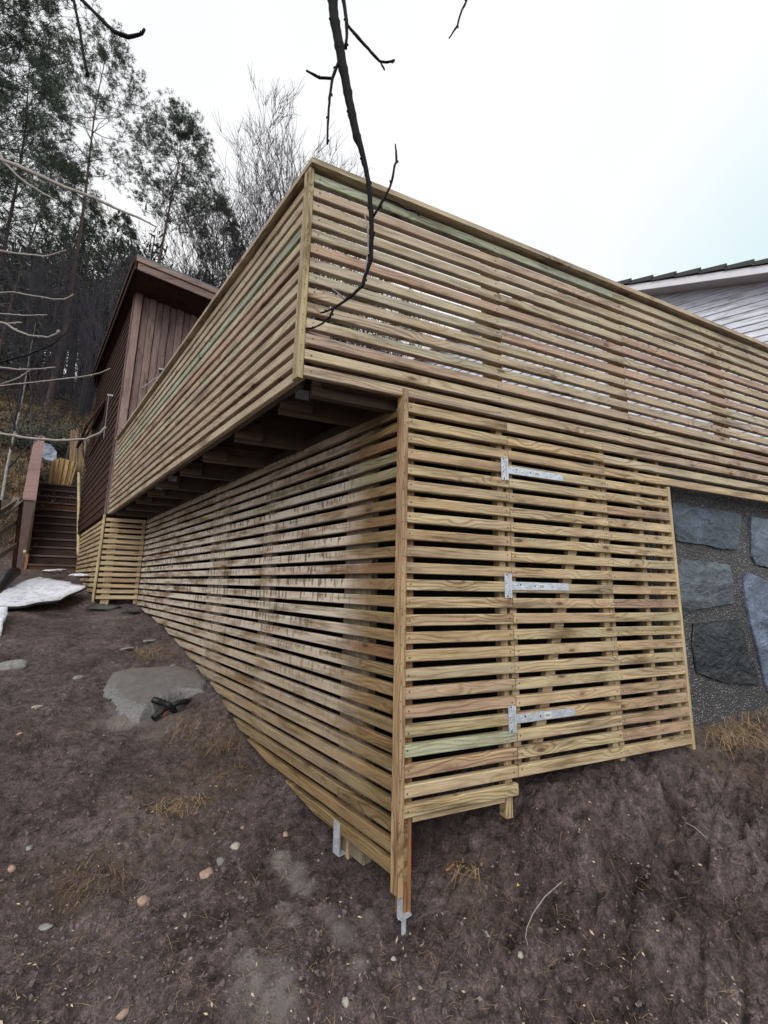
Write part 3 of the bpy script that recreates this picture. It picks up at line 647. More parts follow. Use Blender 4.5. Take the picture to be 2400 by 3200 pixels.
dp = MB(); dp.tube([(1.70,.16,-1.9),(1.70,.16,.0)], .034, 14); 
dp.tube([(1.70,.16,-.9),(1.70,.16,-.86)], .040, 14); dp.tube([(1.70,.16,-.3),(1.70,.16,-.27)], .040, 14)
tag(dp.build('drain_pipe', simple('grey_pipe', (.13,.14,.15), .5), None, None, True), 'grey vertical drain pipe glimpsed behind the right bay of the slatted screen', 'pipe')

# ------------------------------------------------------------------ slatted skirt at the far end
sk = thing('slatted_skirt', 'slatted timber skirting under the brown building at the far end of the screen', 'wooden screen', (-2,5.08,-1))
for k in range(1, 16):
    z = -k*P
    board('slat', (SH*YF-D+.012, YF, z+jig()), (SH*YF-.004, YF, z+jig()), (0,-1,0), .028, .048, M_SLAT, sk, tint=random.uniform(.1,.6))
    ysk = 7.95 if z > -.78 else YF+.05+(7.95-YF)*max(0,(z+1.18))/.40
    if ysk > YF+.2: board('slat', LW(YF+.03,0,z+jig(),-D), LW(ysk,0,z+jig(),-D), WN, .028, .048, M_SLAT, sk, c1=-.15 if z < -.7 else 0, tint=random.uniform(.15,.6))
upright('corner_trim', LW(YF,.026,0,-D)+WL*-.004, -1.165, .01, WL, WN, .052, .026, M_PALE, sk, tint=.0)
upright('stud', (SH*YF-D+.06,YF+.03), -1.20, -.03, (1,0,0), (0,-1,0), .098, .048, M_POST, sk, .5)
upright('stud', (SH*YF-.055,YF+.03), -1.19, -.03, (1,0,0), (0,-1,0), .048, .048, M_POST, sk, .8)
for Y in (5.9,6.8,7.7): upright('stud', LW(Y,-.03,0,-D), -1.0 if Y<7 else -.85, -.03, WL, WN, .098, .048, M_POST, sk, .5)

# ------------------------------------------------------------------ brown house
bh = thing('brown_house', 'dark brown stained timber building with shed roof beyond the deck railing', 'building', (-1,7,0))
XB = SH*YF-D        # x of its near left corner
WBT = 3.40          # wall top at corner
slope = -.21/1.07*1.0
def ztop(x): return 3.46 + (x-XB)*slope*.9
# vertical boards on the near face (lomme panel: alternating over/under boards)
x = XB+.005; i = 0
while x < XB+2.4:
    wd = .095 if i else .10
    yoff = .0 if i % 2 == 0 else .018
    z1 = ztop(x)-.02
    upright('wall_board', (x, YF-.02+yoff+(-.02 if i == 0 else 0)), .02 if i else .02, z1, (1,0,0), (0,-1,0), wd-(.003 if i % 2 == 0 else .006), .02, M_BROWN, bh, tint=random.random(), ch=.004)
    x += wd; i += 1
# lapped boards on the left wall
LEN = 8.75
nb = 27
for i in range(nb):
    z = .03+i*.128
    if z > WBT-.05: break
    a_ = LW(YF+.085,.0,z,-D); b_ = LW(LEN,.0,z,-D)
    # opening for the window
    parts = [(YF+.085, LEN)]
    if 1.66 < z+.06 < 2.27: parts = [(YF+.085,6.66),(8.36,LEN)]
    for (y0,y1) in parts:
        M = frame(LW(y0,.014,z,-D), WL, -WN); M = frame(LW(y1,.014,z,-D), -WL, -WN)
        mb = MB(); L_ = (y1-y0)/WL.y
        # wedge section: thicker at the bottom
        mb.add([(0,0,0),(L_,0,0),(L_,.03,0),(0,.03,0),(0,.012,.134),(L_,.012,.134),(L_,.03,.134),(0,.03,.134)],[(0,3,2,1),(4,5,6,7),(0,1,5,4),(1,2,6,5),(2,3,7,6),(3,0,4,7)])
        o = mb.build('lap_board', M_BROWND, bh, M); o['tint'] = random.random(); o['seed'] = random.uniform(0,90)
upright('corner_board', LW(YF,.020,0,-D)+WL*.0, .0, WBT+.02, WL, WN, .085, .028, M_BROWN, bh, tint=.1)
# inner body so nothing shows through
mb = MB(); q0 = LW(YF+.04,-.02,0,-D); q1 = LW(LEN-.03,-.02,0,-D)
mb.add([(q0.x,q0.y,0),(q0.x+2.6,q0.y,0),(q1.x+2.6,q1.y,0),(q1.x,q1.y,0),(q0.x,q0.y,3.40),(q0.x+2.6,q0.y,2.92),(q1.x+2.6,q1.y,2.92),(q1.x,q1.y,3.40)],[(0,3,2,1),(4,5,6,7),(0,1,5,4),(1,2,6,5),(2,3,7,6),(3,0,4,7)])
o = mb.build('wall_core', M_BROWND, bh, Matrix.Identity(4)); o['tint'] = .3; o['seed'] = 1.
# shed roof with overhang
def roofslab(name, y0, y1, offl, xr, z0, z1, mat):
    mb = MB(); p0 = LW(y0,offl,0,-D); p1 = LW(y1,offl,0,-D)
    f_ = lambda x, z: ztop(x)+z
    vs_ = []
    for zz in (z0,z1):
        for (px_,py_) in ((p0.x,y0),(XB+xr,y0),(XB+xr-1.1,y1),(p1.x,y1)): vs_.append((px_,py_,ztop(px_ if py_==y0 else px_-SH*(y1-y0))+zz))
    mb.add(vs_, [(0,3,2,1),(4,5,6,7),(0,1,5,4),(1,2,6,5),(2,3,7,6),(3,0,4,7)])
    o = mb.build(name, mat, bh, Matrix.Identity(4)); o['tint'] = .6; o['seed'] = 3.; return o
YO = YF-.62
roofslab('roof', YO-.02, LEN+.3, .14, 2.9, .128, .155, M_FELT)
roofslab('soffit', YO+.03, LEN+.28, .10, 2.85, -.02, .010, M_BROWND)
def slopeboard(name, x0, x1, y, z0, z1, T, mat, tint):
    mb = MB(); vs_ = []
    for yy in (y, y+T):
        vs_ += [(x0,yy,ztop(x0)+z0),(x1,yy,ztop(x1)+z0),(x1,yy,ztop(x1)+z1),(x0,yy,ztop(x0)+z1)]
    mb.add(vs_, [(0,1,2,3),(7,6,5,4),(0,4,5,1),(1,5,6,2),(2,6,7,3),(3,7,4,0)])
    o = mb.build(name, mat, bh, Matrix.Identity(4)); o['tint'] = tint; o['seed'] = random.uniform(0,50); return o
xl_ = LW(YO,.11,0,-D).x
slopeboard('fascia_board', xl_, XB+2.86, YO, -.055, .075, .024, M_BROWN, .5)
slopeboard('fascia_board', xl_-.02, XB+2.86, YO-.022, .060, .126, .020, M_BROWN, .9)
zf = ztop(XB-.1)
board('eave_board', LW(YO+.03,.135,zf-.10,-D), LW(LEN+.3,.135,zf-.10,-D), WN, .022, .13, M_BROWND, bh, tint=.2)
board('eave_board', LW(YO+.03,.157,zf+.0,-D), LW(LEN+.3,.157,zf+.0,-D), WN, .020, .10, M_BROWND, bh, tint=.8)
# top-hung window standing open on the left wall
wnm = MB(); 
for (y0,y1,z0,z1) in ((6.60,6.68,1.62,2.30),(8.34,8.42,1.62,2.30),(6.68,8.34,2.24,2.30),(6.68,8.34,1.62,1.68)):
    M = frame(LW(y1,.03,z0,-D), -WL, -WN); mb = MB(); mb.box((0,0,0),((y1-y0)/WL.y,.06,z1-z0)); wnm.add([M @ Vector(v) for v in mb.v], mb.f)
win = wnm.build('window', M_BROWND, bh, Matrix.Identity(4)); win['tint'] = .9; win['seed'] = 2.
M = frame(LW(8.33,-.012,1.69,-D), -WL, -WN); mb = MB(); mb.box((0,0,0),(1.64/WL.y,.006,.54)); mb.build('pane', M_GLASSD, win, M)
mb = MB(); t0 = LW(6.70,.035,2.25,-D); t1 = LW(8.32,.035,2.25,-D); ob_ = WN*.20+Vector((0,0,-.50))
for (a0,a1) in ((t0,t0+ob_),(t1,t1+ob_),(t0,t1),(t0+ob_,t1+ob_)): mb.tube([a0,a1], .022, 4)
o = mb.build('sash', M_BROWND, win, Matrix.Identity(4)); o['tint'] = .5; o['seed'] = 9.
mb = MB(); e0 = LW(5.95,.02,1.35,-D); e1 = LW(5.95,.03,2.05,-D); mb.tube([e0+WN*.04,e1+WN*.04], .007, 6); mb.box(tuple(e1+Vector((-.06,-.02,0))), tuple(e1+Vector((.02,.03,.03))))
mb.build('stay_rod', M_DZINC, bh, Matrix.Identity(4))
pA = onY(445,1212,YF-.10); pB = onY(486,1182,YF-.07)
mb = MB(); mb.tube([pA,pB], .007, 6); mb.box(tuple(pB+Vector((.0,-.02,-.01))), tuple(pB+Vector((.05,.04,.012)))); pc = onY(506,1157,YF-.06); mb.box(tuple(pc+Vector((-.04,-.04,-.012))), tuple(pc+Vector((.04,.04,.012))))
mb.build('wall_bracket', M_DZINC, bh, Matrix.Identity(4))

# ------------------------------------------------------------------ white gabled house
U = Vector((-.529,.848,0)).normalized(); NU = Vector((-U.y, U.x, 0))   # NU faces the deck
if NU.dot(CAM-Vector((6,2,0))) < 0: NU = -NU
P0 = onZ(2400, 812, 4.6); P0.z = 0
def onH(px, py, off=0.0):
    nrm = NU; d = ray(px, py); q = P0 + NU*off; return CAM + d*((q-CAM).dot(nrm)/d.dot(nrm))
wh = thing('white_house', 'white clapboard house gable with dark roof tiles rising behind the right railing', 'building', tuple(P0))
def uc(p): return (p-P0).dot(U)
A = onH(2400,802,.36)-NU*.36; B = onH(1925,876,.36)-NU*.36; A.z -= .15; B.z -= .15
su = (B.z-A.z)/(uc(B)-uc(A)); zr = lambda s_: A.z+su*(s_-uc(A))
S0, SR = -2.2, uc(onH(1560,985)); S1 = SR+1.6
def rz_(s_): return zr(s_) if s_ <= SR else zr(SR)-su*(s_-SR)*1.0
BH = .122
nb = int(zr(SR)/BH)+1
for i in range(nb):
    z = .0+i*BH
    # clip board to the gable
    sa, sb = S0, S1+3.0
    if z+BH*.6 > rz_(sa): sa = uc(A)+(z+BH*.6-A.z)/su
    sbm = SR+(zr(SR)-(z+BH*.6))/su
    sb = min(sb, sbm)
    if sb-sa < .1: continue
    cuts = [sa]+[c0 for c0 in (sa+1.2+((i*7)%5)*.55,) if c0 < sb-.3 and i % 2]+[sb]
    for j in range(len(cuts)-1):
        L_ = cuts[j+1]-cuts[j]-.002
        p0 = P0+U*cuts[j]; p0.z = z; M = frame(p0, U, -NU)
        if M.col[2].z < 0: p0 = P0+U*(cuts[j+1]-.002); p0.z = z; M = frame(p0, -U, -NU)
        mb = MB(); mb.add([(0,-.012,0),(L_,-.012,0),(L_,.03,0),(0,.03,0),(0,.006,BH+.008),(L_,.006,BH+.008),(L_,.03,BH+.008),(0,.03,BH+.008)],[(0,3,2,1),(4,5,6,7),(0,1,5,4),(1,2,6,5),(2,3,7,6),(3,0,4,7)])
        o = mb.build('clapboard', M_WHITE, wh, M); o['tint'] = random.random(); o['seed'] = random.uniform(0,90)
def gable_prism(name, s0, s1, dz0, dz1, n0, n1, mat, seg=1):
    mb = MB(); vs_ = []
    for nn_ in (n0, n1):
        for (s_, dz) in ((s0,dz0),(s1,dz0),(s1,dz1),(s0,dz1)):
            p = P0+U*s_+NU*nn_; vs_.append((p.x,p.y,rz_(s_)+dz))
    mb.add(vs_, [(0,1,2,3),(7,6,5,4),(0,4,5,1),(1,5,6,2),(2,6,7,3),(3,7,4,0)]); return mb.build(name, mat, wh, Matrix.Identity(4))
gable_prism('wall', S0, SR, -6.0, -.05, -.04, -.20, M_SOFFIT); gable_prism('wall', SR, S1+3, -6.0, -.05, -.04, -.20, M_SOFFIT)
gable_prism('soffit', S0-.3, SR, -.06, -.03, -.18, .30, M_SOFFIT); gable_prism('soffit', SR, S1+3, -.06, -.03, -.18, .30, M_SOFFIT)
gable_prism('barge_board', S0-.3, SR, -.10, .035, .302, .325, M_WPAINT); gable_prism('barge_board', SR, S1+3, -.10, .035, .302, .325, M_WPAINT)
gable_prism('roof', S0-.3, SR, .0, .035, -3.5, .30, M_FELT); gable_prism('roof', SR, S1+3, .0, .035, -3.5, .30, M_FELT)
s_ = S0-.3; TL = .34
while s_ < SR-.1:
    mb = MB(); vs_ = []
    for nn_ in (-.05,.36):
        for (ss,z0) in ((s_,.060),(s_+TL*1.12,.038),(s_+TL*1.12,.100),(s_,.150)):
            p = P0+U*ss+NU*nn_; vs_.append((p.x,p.y,zr(ss)+z0-.0))
    mb.add(vs_, [(0,1,2,3),(7,6,5,4),(0,4,5,1),(1,5,6,2),(2,6,7,3),(3,7,4,0)])
    mb.build('verge_tile', M_ROOFT, wh, Matrix.Identity(4)); s_ += TL

# ------------------------------------------------------------------ stone wall right of the screen
sw = thing('stone_wall', 'foundation wall of large dark slate stones set in pebbled mortar', 'stone wall', (2.5,.15,-1.8))
YS = .13
mb = MB(); gxn, gzn = 60, 44; x0_, x1_, z0_, z1_ = 1.90, 4.6, -2.1, .0
for i in range(gxn+1):
    for j in range(gzn+1):
        X = x0_+(x1_-x0_)*i/gxn; Z = z0_+(z1_-z0_)*j/gzn
        mb.v.append((X, YS+.006*mnoise.noise(Vector((X*3,Z*3,0)))+.004*mnoise.noise(Vector((X*14,Z*14,5))), Z))
for i in range(gxn):
    for j in range(gzn):
        a_ = i*(gzn+1)+j; mb.f.append((a_,a_+gzn+1,a_+gzn+2,a_+1)); mb.m.append(0)
mb.box((x0_,YS+.03,z0_),(x1_,YS+.35,z1_))
mb.build('mortar', M_MORTAR, sw, Matrix.Identity(4), True)
ST = [([(2103,1562),(2150,1575),(2240,1590),(2320,1606),(2318,1660),(2310,1718),(2262,1716),(2215,1705),(2120,1690),(2108,1630)],.42),
      ([(2122,1772),(2140,1748),(2200,1752),(2284,1764),(2292,1810),(2296,1830),(2292,1886),(2232,1897),(2180,1906),(2138,1924),(2128,1850)],.72),
      ([(2172,1950),(2240,1944),(2315,1938),(2332,1985),(2348,2052),(2368,2098),(2380,2142),(2330,2140),(2270,2136),(2182,2104),(2170,2020)],.04),
      ([(2352,1614),(2420,1624),(2500,1640),(2480,1790),(2400,1772),(2368,1765),(2355,1740)],.85),
      ([(2332,1800),(2350,1789),(2400,1812),(2470,1830),(2500,2000),(2430,2180),(2404,2160),(2375,2040),(2350,1950),(2334,1860)],1.0),
      ([(2520,1660),(2640,1690),(2640,1900),(2540,1880)],.5),([(2530,1930),(2680,1940),(2660,2160),(2500,2170)],.3),([(2170,2190),(2300,2170),(2330,2240),(2190,2262)],.15)]
for pts, tn in ST[:7]:
    W_ = [onY(x_, y_, YS-.022) for x_, y_ in pts]; c_ = sum(W_, Vector())/len(W_)
    # subdivide outline for an uneven edge
    ring = []
    for i in range(len(W_)):
        a_, b_ = W_[i], W_[(i+1)%len(W_)]
        for q in range(4):
            p = a_.lerp(b_, q/4); d_ = (p-c_).normalized(); ring.append(p + d_*.008*mnoise.noise(p*25))
    mb = MB(); k = len(ring)
    def lev(sc_, y): return [(c_.x+(p.x-c_.x)*sc_, y+.007*mnoise.noise(Vector((p.x*7*sc_, p.z*7, tn*9))), c_.z+(p.z-c_.z)*sc_) for p in ring]
    for r_ in (lev(1.0, YS+.02), lev(1.0, YS-.009), lev(.985, YS-.016), lev(.6, YS-.019), lev(.25, YS-.017)): mb.v += r_
    for q in range(4):
        for j in range(k): mb.f.append((q*k+j, q*k+(j+1)%k, (q+1)*k+(j+1)%k, (q+1)*k+j)); mb.m.append(0)
    mb.f.append(tuple(range(4*k,5*k))); mb.m.append(0)
    o = mb.build('stone', M_STONE, sw, Matrix.Identity(4), False); o['tint'] = tn

# ------------------------------------------------------------------ lapped board panel, coping wall, stakes, fence, snow
YG = 8.0
gt = thing('wooden_steps', 'flight of dark brown wooden steps with pale strings at the top of the slope', 'steps', (-3.45,YG,-.75))
NST = 12; RIS = .176; GO = .205
for i in range(NST):
    z = -.78+i*RIS; y = YG+i*GO; xr_ = -3.035+SH*(y-YG)*1.02; xl2 = -3.80+SH*(y-YG)*1.02
    o = board('riser', (xl2,y,z),(xr_,y,z),(0,-1,0),.022,RIS-.034,M_STEPS,gt,tint=1.0 if i in (0,8) else random.random()*.6)
    o = board('tread', (xl2,y-.028,z+RIS-.034),(xr_,y-.028,z+RIS-.034),(0,-1,0),GO+.03,.034,M_STEPS2,gt,tint=random.random())
for X in (-3.845, -3.030):
    a_ = Vector((X,YG-.05,-.40)); b_ = Vector((X+SH*GO*NST*1.02,YG+GO*NST-.05,-.40+RIS*NST))
    d_ = b_-a_; M = frame(a_, d_, (0,1,-.9)); o = link('string_edge', board_mesh('string_edge', d_.length, .20, .045, M_PALE, .004), gt, M); o['tint'] = .1; o['seed'] = random.uniform(0,50)
    upright('string_foot', (X+.0,YG-.045), -.80, -.43, (1,0,0), (0,-1,0), .045, .06, M_ENDPOST, gt, .5)
cw = thing('coping_wall', 'brown end wall with pinkish brick coping climbing the hill left of the wooden steps', 'garden wall', (-3.95,YG,-.75))
mb = MB(); cx0, cx1 = -4.02, -3.865
mb.add([(cx0-.0,YG,-.85),(cx1,YG,-.85),(cx1-.98,11,1.3),(cx0-.98,11,1.3),(cx0,YG,.56),(cx1,YG,.56),(cx1-.98,11,2.62),(cx0-.98,11,2.62)],[(0,3,2,1),(4,5,6,7),(0,1,5,4),(1,2,6,5),(2,3,7,6),(3,0,4,7)])
mb.build('end_wall', M_BROWNW, cw, Matrix.Identity(4))
for i in range(13):
    a0, a1 = i/13, (i+.94)/13
    def cpnt(t_, s_, dz): return (cx0-.02+(-.98)*t_+s_*(cx1-cx0+.05), YG-.03+3.03*t_, .565+2.07*t_+dz)
    mb = MB(); mb.add([cpnt(a0,0,0),cpnt(a0,1,0),cpnt(a1,1,0),cpnt(a1,0,0),cpnt(a0,0,.045),cpnt(a0,1,.045),cpnt(a1,1,.045),cpnt(a1,0,.045)],[(0,3,2,1),(4,5,6,7),(0,1,5,4),(1,2,6,5),(2,3,7,6),(3,0,4,7)])
    mb.build('brick', M_BRICK, cw, Matrix.Identity(4))
st = thing('stake_bundle', 'bundle of pale split wooden stakes standing fanned beyond the wooden steps', 'stakes', (-4.4,10.6,1.3))
for i in range(10):
    b_ = onY(156+i*6.0, 1522, 10.6+.02*(i%3)); t_ = onY(164+i*8.2, 1432+abs(i-3)*2+random.uniform(-2,2), 10.68+.03*(i%2))
    b_.z -= .35
    mb = MB(); d_ = (t_-b_); M = frame(b_, d_, (.25*random.uniform(-1,1),1,0)); h_ = .020
    mb.v = [(0,-h_,-h_),(0,h_,-h_*.8),(0,h_*.3,h_),(d_.length,-h_,-h_),(d_.length+.01,h_,-h_),(d_.length-.01,h_*.3,h_*1.1)]
    mb.v = [(x_, y_*1.5, z_*1.5) for x_,y_,z_ in mb.v]
    mb.f = [(0,1,2)[::-1],(3,4,5),(0,1,4,3),(1,2,5,4),(2,0,3,5)]; mb.m=[0]*5
    o = mb.build('stake', M_STAKE, st, M); o['tint'] = random.random(); o['seed'] = random.uniform(0,50)
st2 = thing('old_stake_bundle', 'brown weathered stakes leaning beside the far corner of the brown building', 'stakes', (-3.6,10.2,1.3))
for i in range(9):
    b_ = onY(228+i*4.5, 1450, 10.9); t_ = onY(226+i*5.5+random.uniform(-4,4), 1338+random.uniform(0,14), 11.0); b_.z -= .4
    d_ = (t_-b_); o = link('stake', board_mesh('stake', d_.length, .035, .045, M_STAKE2, .006), st2, frame(b_, d_, (0,1,0))); o['tint'] = random.random(); o['seed'] = random.uniform(0,50)
# left rail fence
fe = thing('rail_fence', 'weathered dark wooden rail fence at the left edge beside the coping wall', 'fence', (-3.6,6.5,-1))
def beam(name, a, b, w_, h_, mat, par, tint=.5):
    a = Vector(a); b = Vector(b); M = frame(a, b-a, Vector((0,0,1)).cross(b-a)); me_ = board_mesh(name, (b-a).length, w_, h_, mat, .004)
    o = link(name, me_, par, M); o['tint'] = tint; o['seed'] = random.uniform(0,50); return o
beam('post', at(38,1765,6.5)+Vector((0,0,-.1)), at(60,1560,6.3), .05,.06, M_BROWND, fe)
beam('post', at(-40,1850,5.6)+Vector((0,0,-.2)), at(-20,1560,5.6), .06,.06, M_BROWND, fe)
for (ya,yb) in ((1620,1555),(1690,1618),(1760,1690)):
    beam('rail', at(-60,ya+30,5.2), at(58,yb+18,6.5), .03,.07, M_GREYW, fe, random.random())
flat = MB(); q = [at(-60,1640,5.2), at(12,1620,5.9), at(75,1565,6.3), at(40,1555,6.8), at(-60,1600,5.6)]
flat.add([(p.x,p.y,p.z) for p in q]+[(p.x,p.y,p.z+.025) for p in q], [(4,3,2,1,0),(5,6,7,8,9)]+[(i,(i+1)%5,(i+1)%5+5,i+5) for i in range(5)])
o = flat.build('top_board', M_GREYW, fe, Matrix.Identity(4)); o['tint'] = .6; o['seed'] = 3.
# black plastic pipe lying at the left edge
bp = MB(); pa = at(-60,1905,4.9); pb = at(45,1785,6.6); pts = [pa.lerp(pb, i/10)+Vector((0,0,.03*math.sin(i))) for i in range(11)]
bp.tube(pts, .085, 14); tag(bp.build('black_drain_pipe', M_BLACKP, None, None, True), 'thick black plastic pipe lying at the left edge by the fence foot', 'pipe')

def rock(name, c, size, mat, label, cat='rock', seed=0, flatz=1.0, rot=0, parent=None, mats=None, group=None, sub=3):
    import bmesh
    bm = bmesh.new(); bmesh.ops.create_icosphere(bm, subdivisions=sub, radius=1.0)
    sx_, sy_, sz_ = size
    for v in bm.verts:
        p = v.co.copy(); f_ = 1+.35*mnoise.noise(p*1.3+Vector((seed,0,0)))+.16*mnoise.noise(p*3.1+Vector((0,seed,0)))+.05*mnoise.noise(p*9)
        # faceting: clamp against random planes
        p = p*f_
        for k in range(7):
            random.seed(seed*31+k); nrm = Vector((random.gauss(0,1),random.gauss(0,1),random.gauss(0,1))).normalized(); lim = .74
            dd = p.dot(nrm)
            if dd > lim: p -= nrm*(dd-lim)*.85
        v.co = Vector((p.x*sx_, p.y*sy_, p.z*sz_))
    me_ = bpy.data.meshes.new(name); bm.to_mesh(me_); bm.free(); me_.materials.append(mat)
    if mats:
        me_.materials.append(mats)
        for pl in me_.polygons: pl.material_index = 1 if pl.normal.z > .45 else 0
    me_.polygons.foreach_set('use_smooth', [True]*len(me_.polygons))
    M = Matrix.Translation(Vector(c)) @ Matrix.Rotation(rot, 4, 'Z')
    o = link(name, me_, None, M); random.seed(seed+99); return tag(o, label, cat, group)
def slab(name, top, thick, mtop, mside, label, tilt=0):
    mb = MB(); c_ = sum(top, Vector())/len(top); ring = []
    for i in range(len(top)):
        a_, b_ = top[i], top[(i+1)%len(top)]
        for q in range(6):
            p = a_.lerp(b_, q/6); ring.append(p+(p-c_).normalized()*.035*mnoise.noise(p*5))
    k = len(ring)
    def lv(sc_, dz): return [(c_.x+(p.x-c_.x)*sc_, c_.y+(p.y-c_.y)*sc_, p.z*sc_+c_.z*(1-sc_)+dz+.015*mnoise.noise(p*6)*(1 if dz < .01 else 1)) for p in ring]
    levels = [lv(.93,-thick), lv(1.01,-thick*.6), lv(1.0,-.02), lv(.985,.004), lv(.8,.010), lv(.45,.012), lv(.15,.010)]
    for L_ in levels: mb.v += L_
    for q in range(len(levels)-1):
        mb.mi = 0 if q < 2 else 1
        for j in range(k): mb.f.append((q*k+j, q*k+(j+1)%k, (q+1)*k+(j+1)%k, (q+1)*k+j)); mb.m.append(mb.mi)
    mb.f.append(tuple(range(len(levels)*k-k, len(levels)*k))); mb.m.append(1)
    return tag(mb.build(name, [mside, mtop], None, None, True), label, 'rock')
slab('snowy_rock_slab', [at(-90,1900,4.6), at(60,1887,4.9), at(190,1868,5.3), at(262,1832,5.7), at(200,1815,6.3), at(125,1802,6.6), at(20,1832,6.2), at(-90,1850,5.6)], .07, M_SNOW, M_ROCKD, 'large flat dark rock slab covered with old snow below the wooden steps')
slab('small_snowy_slab', [at(-80,1985,3.9), at(5,1975,4.0), at(24,1895,4.5), at(-80,1885,4.5)], .12, M_SNOW, M_ROCKG, 'smaller snow covered slab cut by the left edge of the photo')
gsn = azim(150,1400,15); sg = MB()
slab('snow_patch_rock', [at(118,1405,11.4), at(140,1432,11.2), at(176,1442,11.2), at(178,1412,11.5), at(160,1388,11.8), at(130,1382,11.8)], .12, simple('bluish_dirty_snow', (.20,.22,.27), .8, 0, 6, .9, .8), M_ROCKD, 'snow dusted boulder on the hillside behind the coping wall')

RK = [(645,2738,.042,.036,.030,M_ROCKP,'rounded pinkish granite stone lying in the soil left of the post foot','rock'),
      (448,2822,.036,.026,.026,M_ROCKP,'small angular pink stone beside its rounder neighbour in the mud','rock'),
      (38,2082,.15,.09,.06,M_ROCKG,'pale grey angular rock near the left edge below the snowy slab','rock'),
      (246,2120,.06,.035,.022,M_ROCKG,'flat grey stone in the mud left of the concrete pad','rock'),
      (540,2082,.045,.035,.03,M_ROCKG,'small grey stone on the back rim of the concrete pad','rock'),
      (690,2700,.045,.025,.02,M_ROCKG,'bluish grey stone just above the rounded pink one','rock'),
      (735,2655,.035,.028,.02,M_ROCKW,'whitish crumbly stone up slope from the rounded pink one','rock'),
      (757,2597,.012,.018,.012,M_ROCKP,'tiny tan stone on the small soil ledge','rock'),
      (892,2617,.016,.022,.012,M_ROCKP,'tan pebble under the bottom slat near the post anchor','rock'),
      (1080,3134,.018,.02,.015,M_ROCKW,'single pale stone at the bottom of the photo centre','rock'),
      (384,3172,.026,.016,.014,M_ROCKP,'ochre stone at the bottom left corner area','rock'),
      (1628,3020,.018,.014,.014,M_ROCKW,'pale grey stone in the right foreground mud','rock'),
      (1230,3010,.012,.012,.01,M_ROCKW,'small pale chip below the corner post','rock'),
      (578,2860,.018,.01,.008,M_ROCKW,'elongated white chip right of the pink stones','rock'),
      (35,2720,.022,.02,.015,M_ROCKP,'orange tan stone near the left edge of the foreground','rock'),
      (90,2660,.022,.012,.012,M_ROCKG,'bluish pebble up slope of the orange tan stone at left','rock'),
      (140,2920,.035,.014,.012,M_ROCKG,'greyish flake beside white chips in the left foreground','rock'),
      (60,2308,.02,.018,.012,M_ROCKP,'light brown pebble on the bare slope at far left','rock'),
      (118,2212,.045,.02,.02,M_ROCKW,'pale flat stone on the slope left of the pipe','rock'),
      (395,2180,.0,0,0,None,'','')]
for i, (px, py, a_, b_, c_, mt, lb, ct) in enumerate(RK):
    if mt is None: continue
    p = ground_hit(px, py); nm = {M_ROCKP:'pink_stone', M_ROCKG:'grey_stone', M_ROCKW:'pale_stone'}[mt]
    rock(nm, (p.x, p.y, p.z-c_*.05), (a_*.82,b_*.82,c_*.8), mt, lb, 'stone', seed=i+3, rot=-.3+i*.4, sub=3)
for i,(px,py,sx_) in enumerate([(330,1905,.13),(420,1915,.10),(245,1800,.09),(162,1786,.10),(188,1783,.06)]):
    p = ground_hit(px,py) if i < 2 else at(px,py,[0,0,6.3,7.3,7.4][i])
    rock('dark_slab_stone' if i<2 else 'snowy_stone', (p.x,p.y,p.z+.01), (sx_*1.5,sx_*.8,sx_*.35), M_ROCKD if i < 2 else M_ROCKG,
         ['flat dark stone under the far slatted corner','smaller dark stone beneath the inner corner of the slats','snow topped stone beside the big snowy slab','white lump of snow on a stone at the foot of the wooden steps','small snowy stone right of the panel foot lump'][i], 'stone', seed=40+i, mats=None if i<2 else M_SNOW)
for i,(px,py,s_) in enumerate([(1300,1905,.0)]): pass
for i,(px,py) in enumerate([(555,1990),(470,2010)]):
    p = ground_hit(px,py) if i else ground_hit(400,2030)
    rock('flat_slate_piece', (p.x,p.y,p.z+.012), (.07,.035,.012), M_ROCKG, ['thin flat slate chip lying on the upper slope','thin slate shard beside the grassy ledge above the concrete'][i], 'stone', seed=60+i, rot=.5)

# poured concrete pad with corrugated pipes
pc_ = [onZ(318,2160,-1.70), onZ(345,2100,-1.675), onZ(385,2085,-1.66), onZ(600,2060,-1.64), onZ(655,2130,-1.68), onZ(640,2160,-1.70), onZ(560,2180,-1.71), onZ(500,2230,-1.74), onZ(440,2260,-1.76), onZ(380,2235,-1.76)]
pc_ = [ground_hit(*q) for q in ((316,2165),(350,2120),(400,2102),(560,2085),(635,2098),(650,2135),(640,2165),(570,2185),(510,2225),(440,2262),(375,2238))]
for q in pc_: q.z = -1.805 + (q.y-1.87)*.205
cc = sum(pc_, Vector())/len(pc_); mb = MB(); ring = []
for i in range(len(pc_)):
    for q in range(8): ring.append(pc_[i].lerp(pc_[(i+1)%len(pc_)], q/8))
k = len(ring)
def rough(p, a): return .020*mnoise.noise(p*18)*a+.012*mnoise.noise(p*45)*a
front_ = lambda p: 1.0 if (p.y < cc.y+.05) else .25
lv_ = [(1.10,-.20,1.),(1.07,-.07,1.),(1.01,-.022,1.),(.93,.012,1.0),(.85,.02,.9),(.77,.024,.7),(.66,.026,.35),(.5,.027,.15),(.3,.027,.1),(.1,.027,.1)]
for sc_, dz, am in lv_:
    for p in ring:
        q = cc.lerp(p, sc_); am2 = max(am*front_(p), .08); e_ = mnoise.noise(q*22)*.02*am2
        mb.v.append((q.x+e_, q.y-e_, q.z+dz+rough(q, am2)))
for q in range(len(lv_)-1):
    for j in range(k):
        mb.f.append((q*k+j, q*k+(j+1)%k, (q+1)*k+(j+1)%k, (q+1)*k+j)); mb.m.append(1 if (q < 5 and front_(ring[j]) == 1) else 0)
